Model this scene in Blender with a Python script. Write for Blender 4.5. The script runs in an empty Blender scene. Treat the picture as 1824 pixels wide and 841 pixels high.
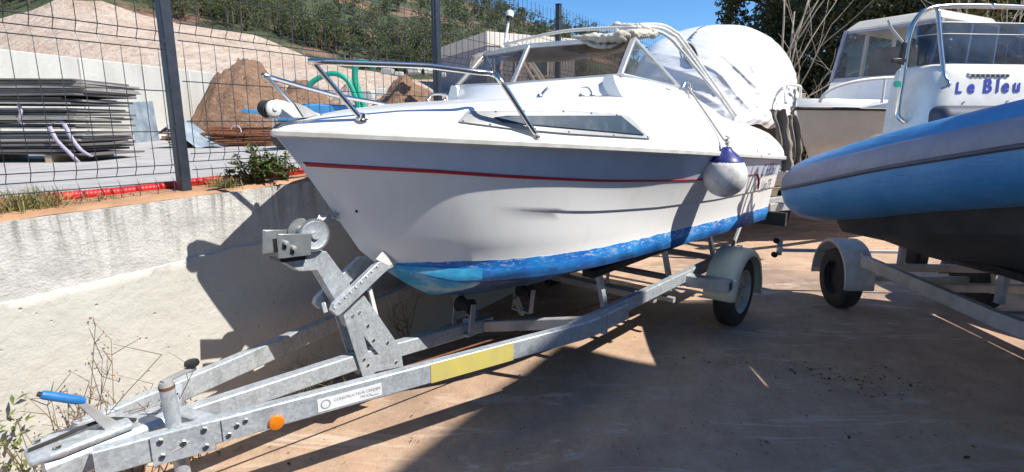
import bpy, math, random
import numpy as np
from mathutils import Vector, Matrix, noise
from mathutils.bvhtree import BVHTree
random.seed(7)
scn = bpy.context.scene
COL = scn.collection
R = math.radians
# ------------------------------------------------------------------ camera
CAM_H = 1.6
FPX, CX, CY = 980.0, 912.0, 420.5            # focal length and centre in photo pixels
PITCH = math.atan(198 / 980.0)
cam_d = bpy.data.cameras.new('camera'); cam = bpy.data.objects.new('camera', cam_d); COL.objects.link(cam)
cam.location = (0, 0, CAM_H); cam.rotation_euler = (math.pi / 2 - PITCH, 0, 0)
cam_d.sensor_width = 36; cam_d.lens = 36 * FPX / 1824; cam_d.clip_start = 0.05; cam_d.clip_end = 2000
scn.camera = cam
# ------------------------------------------------------------------ sky, sun, exposure
SUN = Vector((0.586, -0.271, 0.76)).normalized()           # direction towards the sun
world = bpy.data.worlds.new('World'); scn.world = world; world.use_nodes = True
wn = world.node_tree; bg = wn.nodes['Background']
sky = wn.nodes.new('ShaderNodeTexSky'); sky.sky_type = 'NISHITA'; sky.sun_disc = False
sky.sun_elevation = math.asin(SUN.z); sky.sun_rotation = math.atan2(SUN.x, SUN.y)
sky.altitude = 1200; sky.air_density = 1.0; sky.dust_density = 0.0; sky.ozone_density = 6.0
hs = wn.nodes.new('ShaderNodeHueSaturation'); hs.inputs['Saturation'].default_value = 1.16; hs.inputs['Value'].default_value = 1.08
wn.links.new(sky.outputs[0], hs.inputs['Color']); wn.links.new(hs.outputs[0], bg.inputs[0]); bg.inputs[1].default_value = 0.12
sun_d = bpy.data.lights.new('sun', 'SUN'); sun = bpy.data.objects.new('sun', sun_d); COL.objects.link(sun)
sun_d.energy = 5.0; sun_d.angle = R(0.5); sun_d.color = (1.0, 0.955, 0.88)
sun.rotation_euler = SUN.to_track_quat('Z', 'Y').to_euler(); sun.location = SUN * 40
scn.view_settings.view_transform = 'Standard'; scn.view_settings.look = 'None'
scn.view_settings.gamma = 1; scn.view_settings.exposure = 0.45; scn.view_settings.use_curve_mapping = False
# ------------------------------------------------------------------ pixel rays and local frames
SP, CP = math.sin(PITCH), math.cos(PITCH)
CAM = Vector((0, 0, CAM_H))
def ray(u, v):
    x = (u - CX) / FPX; y = (CY - v) / FPX
    return Vector((x, CP + y * SP, -SP + y * CP))
def at(u, v, Y):                       # the point on a photo ray at ground distance Y
    d = ray(u, v); return CAM + d * (Y / d.y)
def atz(u, v, z):
    d = ray(u, v); return CAM + d * ((z - CAM_H) / d.z)
class Frame:                           # s along the axis, q to its right, z up
    def __init__(f, ox, oy, ang):
        f.o = Vector((ox, oy, 0)); t = R(ang)
        f.a = Vector((math.sin(t), math.cos(t), 0)); f.r = Vector((math.cos(t), -math.sin(t), 0))
    def __call__(f, s, q, z): return f.o + f.a * s + f.r * q + Vector((0, 0, z))
    def px(f, u, v, q=None, s=None):
        d = ray(u, v); c = CAM - f.o
        t = (q - c.dot(f.r)) / d.dot(f.r) if q is not None else (s - c.dot(f.a)) / d.dot(f.a)
        return CAM + d * t
    def loc(f, p): d = p - f.o; return d.dot(f.a), d.dot(f.r), p.z
def interp(x, xs, ys):
    if x <= xs[0]: return ys[0]
    for i in range(1, len(xs)):
        if x <= xs[i]:
            t = (x - xs[i-1]) / (xs[i] - xs[i-1]); return ys[i-1] + (ys[i] - ys[i-1]) * t
    return ys[-1]
def smooth(x, xs, ys):                 # cosine-free smooth spline through control points (Catmull-Rom, clamped)
    n = len(xs)
    if x <= xs[0]: return ys[0]
    if x >= xs[-1]: return ys[-1]
    i = max(k for k in range(n) if xs[k] <= x); i = min(i, n - 2)
    def m(k):
        if k == 0: return (ys[1] - ys[0]) / (xs[1] - xs[0])
        if k == n - 1: return (ys[-1] - ys[-2]) / (xs[-1] - xs[-2])
        return (ys[k+1] - ys[k-1]) / (xs[k+1] - xs[k-1])
    hh = xs[i+1] - xs[i]; t = (x - xs[i]) / hh
    return ((2*t**3 - 3*t*t + 1) * ys[i] + (t**3 - 2*t*t + t) * hh * m(i) + (-2*t**3 + 3*t*t) * ys[i+1] + (t**3 - t*t) * hh * m(i+1))
def spline(pts, n=8):                  # Catmull-Rom through 3-D points
    P = [Vector(p) for p in pts]; out = []
    for i in range(len(P) - 1):
        a = P[max(i-1, 0)]; b = P[i]; c = P[i+1]; d = P[min(i+2, len(P)-1)]
        for k in range(n):
            t = k / n
            out.append(0.5 * ((2*b) + (c - a)*t + (2*a - 5*b + 4*c - d)*t*t + (3*b - a - 3*c + d)*t**3))
    out.append(P[-1]); return out
# ------------------------------------------------------------------ mesh builder
class MB:
    def __init__(m): m.v = []; m.f = []; m.mi = []
    def add(m, vs, fs, mi=0):
        o = len(m.v); m.v += [Vector(p) for p in vs]
        for f in fs: m.f.append(tuple(i + o for i in f)); m.mi.append(mi)
        return m
    def box(m, c, size, rot=None, mi=0):
        c = Vector(c); sx, sy, sz = (k / 2 for k in size)
        vs = [Vector((x, y, z)) for x in (-sx, sx) for y in (-sy, sy) for z in (-sz, sz)]
        if rot is not None: vs = [rot @ p for p in vs]
        return m.add([c + p for p in vs], [(0,1,3,2),(4,6,7,5),(0,4,5,1),(2,3,7,6),(0,2,6,4),(1,5,7,3)], mi)
    def bar(m, p0, p1, w, h, up=(0, 0, 1), mi=0):
        p0 = Vector(p0); p1 = Vector(p1); d = (p1 - p0).normalized(); up = Vector(up)
        x = d.cross(up)
        if x.length < 1e-4: x = d.cross(Vector((1, 0, 0)))
        x.normalize(); y = x.cross(d).normalized()
        vs = [p + x * a * w / 2 + y * b * h / 2 for p in (p0, p1) for a, b in ((-1,-1),(1,-1),(1,1),(-1,1))]
        return m.add(vs, [(3,2,1,0),(4,5,6,7),(0,1,5,4),(1,2,6,5),(2,3,7,6),(3,0,4,7)], mi)
    def tube(m, pts, r, n=8, mi=0, caps=True, flat=1.0):
        P = [Vector(p) for p in pts]; N = len(P)
        rs = r if isinstance(r, (list, tuple)) else [r] * N
        vs = []; prev = None
        for i, p in enumerate(P):
            t = (P[min(i+1, N-1)] - P[max(i-1, 0)]).normalized()
            if prev is None:
                x = t.cross(Vector((0, 0, 1)))
                if x.length < 1e-3: x = t.cross(Vector((1, 0, 0)))
            else: x = prev - t * prev.dot(t)
            x.normalize(); y = t.cross(x); prev = x
            for k in range(n):
                a = 2 * math.pi * k / n
                vs.append(p + x * math.cos(a) * rs[i] + y * math.sin(a) * rs[i] * flat)
        fs = [(i*n+k, i*n+(k+1) % n, (i+1)*n+(k+1) % n, (i+1)*n+k) for i in range(N-1) for k in range(n)]
        if caps: fs += [tuple(range(n-1, -1, -1)), tuple((N-1)*n + k for k in range(n))]
        return m.add(vs, fs, mi)
    def lathe(m, c, axis, prof, n=24, mi=0):          # prof: (radius, height along axis)
        c = Vector(c); z = Vector(axis).normalized(); x = z.orthogonal().normalized(); y = z.cross(x)
        vs = [c + z * hh + (x * math.cos(2*math.pi*k/n) + y * math.sin(2*math.pi*k/n)) * max(r, 1e-4) for r, hh in prof for k in range(n)]
        N = len(prof)
        fs = [(i*n+k, i*n+(k+1) % n, (i+1)*n+(k+1) % n, (i+1)*n+k) for i in range(N-1) for k in range(n)]
        fs += [tuple(range(n-1, -1, -1)), tuple((N-1)*n + k for k in range(n))]
        return m.add(vs, fs, mi)
    def prism(m, poly, vec, mi=0):
        P = [Vector(p) for p in poly]; vec = Vector(vec); n = len(P)
        return m.add(P + [p + vec for p in P], [tuple(range(n-1, -1, -1)), tuple(range(n, 2*n))] + [(i, (i+1) % n, n+(i+1) % n, n+i) for i in range(n)], mi)
    def grid(m, rows, mi=0, flip=False, wrap=False):
        n = len(rows[0]); vs = [p for r_ in rows for p in r_]; fs = []
        for i in range(len(rows) - 1):
            for k in range(n if wrap else n - 1):
                f = (i*n+k, i*n+(k+1) % n, (i+1)*n+(k+1) % n, (i+1)*n+k)
                fs.append(f[::-1] if flip else f)
        return m.add(vs, fs, mi)
    def build(m, name, mat, parent=None, angle=40, bevel=0, solid=0, seg=2, subsurf=0, flatshade=False, fixn=True):
        me = bpy.data.meshes.new(name)
        off = Vector((0, 0, 0))
        if parent is not None: off = WLOC[parent.name]
        me.from_pydata([p - off for p in m.v], [], m.f)
        mats = mat if isinstance(mat, (list, tuple)) else [mat]
        for k in mats: me.materials.append(M[k])
        if len(mats) > 1: me.polygons.foreach_set('material_index', m.mi)
        if fixn:
            import bmesh
            bm = bmesh.new(); bm.from_mesh(me); bmesh.ops.recalc_face_normals(bm, faces=bm.faces); bm.to_mesh(me); bm.free()
        if not flatshade:
            me.shade_smooth()
            if angle < 180: me.set_sharp_from_angle(angle=R(angle))
        me.update()
        o = bpy.data.objects.new(name, me); COL.objects.link(o)
        if parent is not None: o.parent = parent
        WLOC[o.name] = off.copy()
        if solid:
            k = o.modifiers.new('solid', 'SOLIDIFY'); k.thickness = solid; k.offset = 0
        if bevel:
            k = o.modifiers.new('bevel', 'BEVEL'); k.width = bevel; k.segments = seg; k.limit_method = 'ANGLE'; k.angle_limit = R(35)
        if subsurf:
            k = o.modifiers.new('sub', 'SUBSURF'); k.levels = subsurf; k.render_levels = subsurf
        return o
WLOC = {}
def leaf_cloud(name, C, S, MI, mats, parent=None, up=0.0, seed=0):      # C centres, S sizes, MI material index per leaf
    rg = np.random.default_rng(seed); n = len(C); off = np.array(WLOC[parent.name]) if parent is not None else np.zeros(3)
    N = rg.normal(size=(n, 3)); N[:, 2] += up; N /= np.linalg.norm(N, axis=1)[:, None]
    A = np.cross(N, rg.normal(size=(n, 3))); A /= np.linalg.norm(A, axis=1)[:, None]; Bv = np.cross(N, A)
    X = A * S[:, None]; Yv = Bv * (S * rg.uniform(.35, .7, n))[:, None]
    V = np.stack([C - X, C - Yv * .9 + X * .1, C + X, C + Yv], 1).reshape(-1, 3) - off
    me = bpy.data.meshes.new(name); me.vertices.add(4 * n); me.vertices.foreach_set('co', V.astype(np.float32).ravel())
    me.loops.add(4 * n); me.loops.foreach_set('vertex_index', np.arange(4 * n, dtype=np.int32)); me.polygons.add(n)
    me.polygons.foreach_set('loop_start', np.arange(0, 4 * n, 4, dtype=np.int32)); me.polygons.foreach_set('loop_total', np.full(n, 4, dtype=np.int32))
    for k in mats: me.materials.append(M[k])
    me.polygons.foreach_set('material_index', np.asarray(MI, dtype=np.int32)); me.update(); me.validate()
    o = bpy.data.objects.new(name, me); COL.objects.link(o)
    if parent is not None: o.parent = parent
    WLOC[o.name] = Vector(off); return o
def tag(o, label, cat, group=None):
    o['label'] = label; o['category'] = cat
    if group: o['group'] = group
    return o
def thing(name, loc, label, cat, group=None):
    o = bpy.data.objects.new(name, None); COL.objects.link(o); o.location = loc; o.empty_display_size = 0.2
    WLOC[o.name] = Vector(loc); return tag(o, label, cat, group)
def solo(mb, name, mat, loc, label, cat, group=None, **kw):     # a one-mesh thing with its origin at loc
    loc = Vector(loc); mb.v = [p - loc for p in mb.v]
    o = mb.build(name, mat, None, **kw); o.location = loc; WLOC[o.name] = loc
    return tag(o, label, cat, group)
def struct(mb, name, mat, **kw):
    o = mb.build(name, mat, None, **kw); o['kind'] = 'structure'; return o
def text2d(body, size=1.0, bold=0.0, spacing=1.0):
    cu = bpy.data.curves.new('txt', 'FONT'); cu.body = body; cu.size = size; cu.offset = bold; cu.space_character = spacing
    cu.resolution_u = 4
    o = bpy.data.objects.new('txt', cu); COL.objects.link(o); bpy.context.view_layer.update()
    dg = bpy.context.evaluated_depsgraph_get(); me = o.evaluated_get(dg).to_mesh()
    vs = [Vector(v.co) for v in me.vertices]; fs = [tuple(p.vertices) for p in me.polygons]
    o.evaluated_get(dg).to_mesh_clear(); bpy.data.objects.remove(o); bpy.data.curves.remove(cu)
    return vs, fs
# ------------------------------------------------------------------ materials
M = {}
class NT:
    def __init__(s, name):
        s.m = bpy.data.materials.new(name); s.m.use_nodes = True; s.t = s.m.node_tree
        s.b = s.t.nodes['Principled BSDF']; M[name] = s.m
        s.pos = s.n('ShaderNodeNewGeometry').outputs['Position']
    def n(s, kind, **kw):
        k = s.t.nodes.new(kind)
        for a, b in kw.items(): setattr(k, a, b)
        return k
    def l(s, a, b): s.t.links.new(a, b)
    def noise(s, scale, detail=4, rough=0.55, stretch=None, dist=0.0):
        k = s.n('ShaderNodeTexNoise'); k.inputs['Scale'].default_value = scale; k.inputs['Detail'].default_value = detail
        k.inputs['Roughness'].default_value = rough; k.inputs['Distortion'].default_value = dist
        src = s.pos
        if stretch:
            mp = s.n('ShaderNodeMapping'); mp.inputs['Scale'].default_value = stretch; s.l(src, mp.inputs[0]); src = mp.outputs[0]
        s.l(src, k.inputs['Vector']); return k.outputs['Fac']
    def voro(s, scale, feature='F1', out='Distance', stretch=None):
        k = s.n('ShaderNodeTexVoronoi', feature=feature); k.inputs['Scale'].default_value = scale
        src = s.pos
        if stretch:
            mp = s.n('ShaderNodeMapping'); mp.inputs['Scale'].default_value = stretch; s.l(src, mp.inputs[0]); src = mp.outputs[0]
        s.l(src, k.inputs['Vector']); return k.outputs[out]
    def ramp(s, fac, a, b, ca=0.0, cb=1.0):
        k = s.n('ShaderNodeMapRange'); k.inputs['From Min'].default_value = a; k.inputs['From Max'].default_value = b
        k.inputs['To Min'].default_value = ca; k.inputs['To Max'].default_value = cb; s.l(fac, k.inputs['Value']); return k.outputs[0]
    def mix(s, fac, a, b, mode='MIX'):
        k = s.n('ShaderNodeMix', data_type='RGBA', blend_type=mode)
        for i, c in ((6, a), (7, b)):
            if isinstance(c, (tuple, list)): k.inputs[i].default_value = (*c[:3], 1)
            else: s.l(c, k.inputs[i])
        if isinstance(fac, (int, float)): k.inputs[0].default_value = fac
        else: s.l(fac, k.inputs[0])
        return k.outputs[2]
    def math(s, op, a, b=None):
        k = s.n('ShaderNodeMath', operation=op)
        for i, c in enumerate((a, b)):
            if c is None: continue
            if isinstance(c, (int, float)): k.inputs[i].default_value = c
            else: s.l(c, k.inputs[i])
        return k.outputs[0]
    def z(s):
        k = s.n('ShaderNodeSeparateXYZ'); s.l(s.pos, k.inputs[0]); return k.outputs
    def col(s, c):
        if isinstance(c, (tuple, list)): s.b.inputs['Base Color'].default_value = (*c[:3], 1)
        else: s.l(c, s.b.inputs['Base Color'])
        return s
    def set(s, rough=None, metal=None, coat=None, spec=None):
        for nm, v in (('Roughness', rough), ('Metallic', metal), ('Coat Weight', coat), ('Specular IOR Level', spec)):
            if v is None: continue
            if isinstance(v, (int, float)): s.b.inputs[nm].default_value = v
            else: s.l(v, s.b.inputs[nm])
        return s
    def bump(s, hgt, dist=0.01, strength=1.0):
        k = s.n('ShaderNodeBump'); k.inputs['Distance'].default_value = dist; k.inputs['Strength'].default_value = strength
        s.l(hgt, k.inputs['Height']); s.l(k.outputs[0], s.b.inputs['Normal']); return s
def simple(name, c1, c2=None, scale=8, rough=0.5, metal=0.0, coat=0, bump=0, bscale=40, detail=5, stretch=None, lo=0.35, hi=0.65):
    k = NT(name); c2 = c2 or tuple(x * 0.8 for x in c1)
    k.col(k.mix(k.ramp(k.noise(scale, detail, stretch=stretch), lo, hi), c1, c2)).set(rough, metal, coat)
    if bump: k.bump(k.noise(bscale, 5), bump)
    return k
def make_materials():
    # gelcoat of the cabin boat: white with light grime; hull carries the painted zones
    k = NT('gelcoat'); n1 = k.ramp(k.noise(3.5, 6), 0.5, 0.8); n2 = k.ramp(k.noise(14, 5, stretch=(1, 1, 0.25)), 0.58, 0.8)
    k.col(k.mix(k.math('MULTIPLY', n2, 0.5), k.mix(n1, (0.83, 0.825, 0.80), (0.77, 0.76, 0.72)), (0.60, 0.56, 0.48))).set(0.28, 0, 0.3)
    k = NT('hull_paint'); z = k.z()[2]
    dirt = k.ramp(k.noise(9, 6, stretch=(1, 1, 0.3)), 0.55, 0.8); big = k.ramp(k.noise(2.2, 4), 0.4, 0.75)
    white = k.mix(k.math('MULTIPLY', dirt, 0.25), k.mix(big, (0.84, 0.83, 0.81), (0.79, 0.775, 0.74)), (0.55, 0.49, 0.40))
    wear = k.noise(7, 9, 0.68, stretch=(1, 1, 2.6), dist=0.5); fine = k.noise(55, 5)
    blue = k.mix(k.ramp(k.noise(6, 5), 0.35, 0.65), (0.004, 0.15, 0.55), (0.014, 0.29, 0.72))
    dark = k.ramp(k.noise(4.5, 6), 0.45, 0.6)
    zl = k.ramp(k.math('ADD', z, k.math('MULTIPLY', k.math('SUBTRACT', k.noise(7, 6), 0.5), 0.06)), 0.85, 0.80)                        # underside shade painted in: blue darkened to navy on the flat bottom
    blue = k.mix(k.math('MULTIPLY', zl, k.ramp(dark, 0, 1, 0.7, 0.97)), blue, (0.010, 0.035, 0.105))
    chips = k.math('MULTIPLY', k.ramp(k.math('ADD', k.math('MULTIPLY', wear, 0.88), k.math('MULTIPLY', fine, 0.12)), 0.53, 0.60), k.ramp(k.noise(2.3, 4), 0.38, 0.62))
    blue = k.mix(k.math('MULTIPLY', k.math('MULTIPLY', chips, 0.55), k.ramp(zl, 0, 1, 1.0, 0.12)), blue, (0.40, 0.52, 0.62))
    line = k.math('ADD', z, k.math('MULTIPLY', k.math('SUBTRACT', k.noise(11, 7, 0.65), 0.5), 0.022))
    edge = k.ramp(line, 0.902, 0.898)
    scratch = k.ramp(k.noise(21, 9, 0.72, stretch=(1, 1, 3.0), dist=0.4), 0.53, 0.59)
    nearl = k.math('MULTIPLY', k.math('MULTIPLY', scratch, k.ramp(z, 0.83, 0.89)), k.ramp(k.noise(2.6, 4), 0.36, 0.55))
    blue = k.mix(k.math('MULTIPLY', nearl, 0.85), blue, (0.62, 0.66, 0.69))
    k.col(k.mix(edge, white, blue)).set(k.ramp(edge, 0, 1, 0.3, 0.6), 0, 0.15); k.bump(k.math('MULTIPLY', wear, edge), 0.004)
    k = NT('paint_patch'); w1 = k.ramp(k.noise(9, 8, 0.65, stretch=(1, 1, 1.6), dist=0.5), 0.42, 0.62); w2 = k.ramp(k.noise(5, 5), 0.5, 0.66)
    k.col(k.mix(k.math('MULTIPLY', w2, 0.85), k.mix(w1, (0.03, 0.30, 0.58), (0.07, 0.46, 0.70)), (0.62, 0.64, 0.62))).set(0.6)
    k = NT('sheer_band'); k.col(k.mix(k.ramp(k.noise(5, 6), 0.4, 0.7), (0.52, 0.60, 0.74), (0.47, 0.55, 0.68))).set(0.3, 0, 0.2)
    simple('red_stripe', (0.55, 0.02, 0.03), (0.42, 0.03, 0.035), 20, 0.4)
    simple('rub_rail', (0.62, 0.61, 0.57), (0.50, 0.48, 0.43), 12, 0.5)
    simple('frame_grey', (0.40, 0.40, 0.385), (0.33, 0.33, 0.315), 14, 0.45)
    simple('steel', (0.80, 0.76, 0.70), (0.70, 0.66, 0.60), 30, 0.2, 1.0)
    simple('aluminium', (0.70, 0.69, 0.66), (0.58, 0.57, 0.54), 25, 0.38, 0.6)
    simple('white_paint', (0.76, 0.75, 0.72), (0.66, 0.645, 0.60), 12, 0.4)
    simple('white_plastic', (0.75, 0.75, 0.74), (0.64, 0.63, 0.60), 18, 0.45)
    simple('black_rubber', (0.018, 0.018, 0.02), (0.035, 0.033, 0.03), 18, 0.75, bump=0.002)
    simple('black_plastic', (0.02, 0.02, 0.022), (0.03, 0.03, 0.03), 18, 0.45)
    simple('grey_paint', (0.50, 0.50, 0.48), (0.41, 0.41, 0.39), 14, 0.45)
    simple('dark_interior', (0.10, 0.06, 0.045), (0.065, 0.045, 0.035), 9, 0.6)
    simple('canvas', (0.60, 0.57, 0.50), (0.47, 0.43, 0.36), 7, 0.85, bump=0.004, bscale=60)
    simple('tarp_grey', (0.30, 0.26, 0.21), (0.19, 0.165, 0.135), 6, 0.8, bump=0.004, bscale=40)
    # galvanised steel with spangle
    k = NT('galvanised'); vc = k.voro(85, out='Color'); sep = k.n('ShaderNodeSeparateColor'); k.l(vc, sep.inputs[0])
    sp = k.mix(sep.outputs[0], (0.41, 0.45, 0.48), (0.57, 0.605, 0.63))
    stain = k.ramp(k.noise(11, 8, 0.7, stretch=(1, 1, 0.4)), 0.5, 0.68)
    sp = k.mix(k.math('MULTIPLY', stain, 0.65), sp, (0.27, 0.285, 0.29)); k.col(k.mix(k.math('MULTIPLY', k.ramp(k.noise(6, 8, 0.7), 0.62, 0.72), 0.55), sp, (0.26, 0.15, 0.08))).set(k.ramp(sep.outputs[1], 0, 1, 0.36, 0.56), 0.35)
    k.bump(k.noise(70, 4), 0.0012)
    simple('galv_old', (0.47, 0.475, 0.47), (0.34, 0.335, 0.32), 9, 0.6, 0.25, bump=0.001, bscale=60)
    simple('zinc_yellow', (0.44, 0.45, 0.43), (0.28, 0.32, 0.35), 16, 0.35, 0.6)
    simple('rust', (0.22, 0.085, 0.035), (0.13, 0.05, 0.025), 22, 0.9, bump=0.003)
    simple('yellow_tape', (0.62, 0.53, 0.13), (0.55, 0.46, 0.16), 10, 0.5, stretch=(1, 1, 0.4))
    simple('sticker', (0.80, 0.80, 0.80), (0.72, 0.73, 0.74), 20, 0.35)
    simple('print_grey', (0.16, 0.16, 0.18), (0.22, 0.22, 0.24), 40, 0.5)
    simple('print_red', (0.50, 0.30, 0.27), (0.55, 0.36, 0.33), 40, 0.5)
    simple('amber', (0.75, 0.22, 0.01), (0.62, 0.15, 0.005), 30, 0.2, coat=0.5)
    simple('blue_grip', (0.03, 0.20, 0.52), (0.02, 0.15, 0.42), 30, 0.4)
    simple('fender_cream', (0.78, 0.72, 0.53), (0.70, 0.64, 0.46), 8, 0.5)
    simple('tyre', (0.022, 0.021, 0.021), (0.045, 0.04, 0.036), 14, 0.85, bump=0.003)
    simple('rim', (0.50, 0.49, 0.46), (0.38, 0.36, 0.33), 14, 0.5, 0.3)
    simple('wood', (0.36, 0.22, 0.11), (0.27, 0.16, 0.08), 14, 0.7, stretch=(0.3, 3, 3))
    # fender ball: white vinyl with grey scuffs, navy cap
    k = NT('vinyl_white'); k.col(k.mix(k.ramp(k.noise(6, 7, 0.65), 0.47, 0.62), (0.72, 0.70, 0.67), (0.40, 0.37, 0.34))).set(0.4)
    simple('vinyl_navy', (0.02, 0.03, 0.20), (0.03, 0.04, 0.15), 14, 0.4)
    simple('rope', (0.55, 0.53, 0.48), (0.40, 0.38, 0.33), 60, 0.9, bump=0.002, bscale=200)
    # glass
    def glass(name, tint, gloss=1.0, haze=0.0, hazecol=(0.6, 0.6, 0.6)):
        k = NT(name); t = k.t; out = t.nodes['Material Output']; t.nodes.remove(k.b)
        tr = k.n('ShaderNodeBsdfTransparent'); tr.inputs[0].default_value = (*tint, 1)
        gl = k.n('ShaderNodeBsdfGlossy'); gl.inputs['Roughness'].default_value = 0.02
        lw = k.n('ShaderNodeLayerWeight'); sch = k.math('ADD', k.math('MULTIPLY', k.math('POWER', lw.outputs['Facing'], 5.0), 0.9), 0.035)
        mx = k.n('ShaderNodeMixShader'); k.l(k.math('MULTIPLY', sch, gloss), mx.inputs[0]); k.l(tr.outputs[0], mx.inputs[1]); k.l(gl.outputs[0], mx.inputs[2])
        res = mx.outputs[0]
        if haze:
            df = k.n('ShaderNodeBsdfDiffuse'); df.inputs[0].default_value = (*hazecol, 1)
            m2 = k.n('ShaderNodeMixShader'); k.l(k.math('MULTIPLY', k.ramp(k.noise(9, 6), 0.3, 0.75, 0.5, 1.2), haze), m2.inputs[0]); k.l(res, m2.inputs[1]); k.l(df.outputs[0], m2.inputs[2]); res = m2.outputs[0]
        k.l(res, out.inputs[0])
    glass('glass_clear', (0.82, 0.82, 0.80), 1.0, 0.05)
    glass('glass_smoke', (0.62, 0.56, 0.50), 1.0, 0.06, (0.5, 0.48, 0.45))
    glass('acrylic_blue', (0.30, 0.36, 0.45), 1.0, 0.12, (0.30, 0.36, 0.45))
    k = NT('window_dark'); k.col(k.mix(k.ramp(k.noise(14, 6, stretch=(1, 1, 0.4)), 0.5, 0.75), (0.03, 0.055, 0.085), (0.09, 0.12, 0.15))).set(0.5, 0, 0, 0.18)
    # shrink wrap
    k = NT('shrink_wrap'); k.col(k.mix(k.ramp(k.noise(4, 6), 0.4, 0.7), (0.80, 0.80, 0.80), (0.72, 0.72, 0.73))).set(0.38, 0, 0.15)
    k.bump(k.noise(2.4, 3, 0.45, stretch=(1, 1, 2.6), dist=0.4), 0.03)
    simple('cream_gel', (0.72, 0.66, 0.55), (0.65, 0.585, 0.475), 5, 0.35, coat=0.2)
    k = simple('tube_blue', (0.04, 0.21, 0.47), (0.075, 0.27, 0.53), 3.5, 0.52, coat=0.08, detail=8); k.bump(k.math('ADD', k.noise(2.2, 4, stretch=(1, 1, 2)), k.math('MULTIPLY', k.noise(9, 5, stretch=(1, 0.4, 2.5), dist=0.6), 0.25)), 0.022)
    simple('tube_grey', (0.22, 0.23, 0.30), (0.28, 0.29, 0.36), 8, 0.6)
    simple('strake_dark', (0.07, 0.075, 0.10), (0.10, 0.105, 0.13), 9, 0.6)
    simple('hull_black', (0.045, 0.047, 0.052), (0.075, 0.075, 0.078), 6, 0.5)
    simple('letter_blue', (0.05, 0.06, 0.38), (0.04, 0.05, 0.30), 30, 0.4)
    simple('letter_navy', (0.03, 0.045, 0.16), (0.04, 0.06, 0.20), 30, 0.4)
    simple('navy_pad', (0.035, 0.045, 0.075), (0.05, 0.06, 0.09), 9, 0.6)
    # yard ground: sandy, worn concrete
    k = NT('yard_soil'); a = k.ramp(k.noise(0.9, 8, 0.62), 0.35, 0.68); b = k.ramp(k.noise(6, 8, 0.65), 0.42, 0.68); c = k.ramp(k.noise(38, 5, 0.7), 0.54, 0.68)
    base = k.mix(a, (0.57, 0.365, 0.235), (0.38, 0.265, 0.19)); base = k.mix(k.math('MULTIPLY', b, 0.65), base, (0.60, 0.44, 0.31))
    base = k.mix(k.math('MULTIPLY', c, 0.35), base, (0.20, 0.135, 0.095))
    oil = k.math('MULTIPLY', k.ramp(k.noise(0.55, 6, 0.62, dist=0.6), 0.48, 0.64), 0.7); base = k.mix(oil, base, (0.19, 0.145, 0.12))
    spot = k.math('MULTIPLY', k.ramp(k.voro(3.1), 0.10, 0.03), k.ramp(k.noise(1.4, 3), 0.45, 0.6)); base = k.mix(k.math('MULTIPLY', spot, 0.55), base, (0.10, 0.075, 0.06))
    scuff = k.math('MULTIPLY', k.ramp(k.noise(3.2, 7, 0.7, stretch=(0.35, 1.6, 1), dist=1.0), 0.55, 0.65), 0.75); base = k.mix(scuff, base, (0.66, 0.53, 0.41))
    k.col(base).set(k.ramp(a, 0, 1, 0.95, 0.8)); k.bump(k.math('ADD', k.math('MULTIPLY', k.noise(5, 8, 0.65), 0.8), k.math('MULTIPLY', k.noise(90, 4, 0.7), 0.3)), 0.02)
    # retaining wall concrete: streaked grey upper lift, smooth cream lower lift
    k = NT('concrete_streak'); st = k.ramp(k.noise(19, 7, 0.68, stretch=(1, 1, 0.085)), 0.47, 0.62); zz = k.ramp(k.math('ADD', k.z()[2], k.math('MULTIPLY', k.noise(7, 4, stretch=(1, 1, 0.05)), 0.35)), 1.10, 1.42)
    pt = k.ramp(k.noise(3.5, 7, 0.6), 0.4, 0.65); base = k.mix(pt, (0.60, 0.585, 0.545), (0.50, 0.485, 0.455))
    base = k.mix(k.math('MULTIPLY', k.math('MULTIPLY', st, zz), 0.9), base, (0.22, 0.205, 0.18))
    gp = k.ramp(k.noise(2.2, 6, 0.55, stretch=(1, 1, 2.5)), 0.56, 0.66); base = k.mix(k.math('MULTIPLY', gp, 0.5), base, (0.36, 0.36, 0.345))
    k.col(base).set(0.88); k.bump(k.math('ADD', k.noise(12, 9, 0.66), k.math('MULTIPLY', k.noise(90, 4), 0.3)), 0.014)
    k = NT('concrete_smooth'); a = k.ramp(k.noise(2.6, 8, 0.62), 0.4, 0.68); sp = k.ramp(k.voro(13), 0.10, 0.02); sp2 = k.ramp(k.noise(26, 6, 0.7), 0.62, 0.70)
    base = k.mix(a, (0.555, 0.535, 0.48), (0.49, 0.475, 0.425)); base = k.mix(k.math('MULTIPLY', sp2, 0.5), base, (0.38, 0.34, 0.28))
    k.col(base).set(0.85); k.bump(k.math('SUBTRACT', k.noise(17, 8, 0.62), k.math('MULTIPLY', sp, 0.6)), 0.009)
    simple('soil_red', (0.46, 0.27, 0.15), (0.36, 0.20, 0.11), 9, 0.95, bump=0.012, bscale=30)
    simple('street', (0.48, 0.45, 0.41), (0.36, 0.345, 0.325), 4, 0.9, bump=0.006, bscale=50, detail=8)
    simple('bg_concrete', (0.60, 0.585, 0.53), (0.50, 0.485, 0.44), 1.2, 0.85, stretch=(1, 1, 0.4), bump=0.01, bscale=8)
    k = NT('sand_slope'); a = k.ramp(k.noise(0.5, 9, 0.65, stretch=(1, 1, 2.5)), 0.38, 0.66); b = k.ramp(k.noise(1.8, 9, 0.75), 0.50, 0.62); c = k.ramp(k.noise(0.22, 5), 0.5, 0.66)
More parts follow.
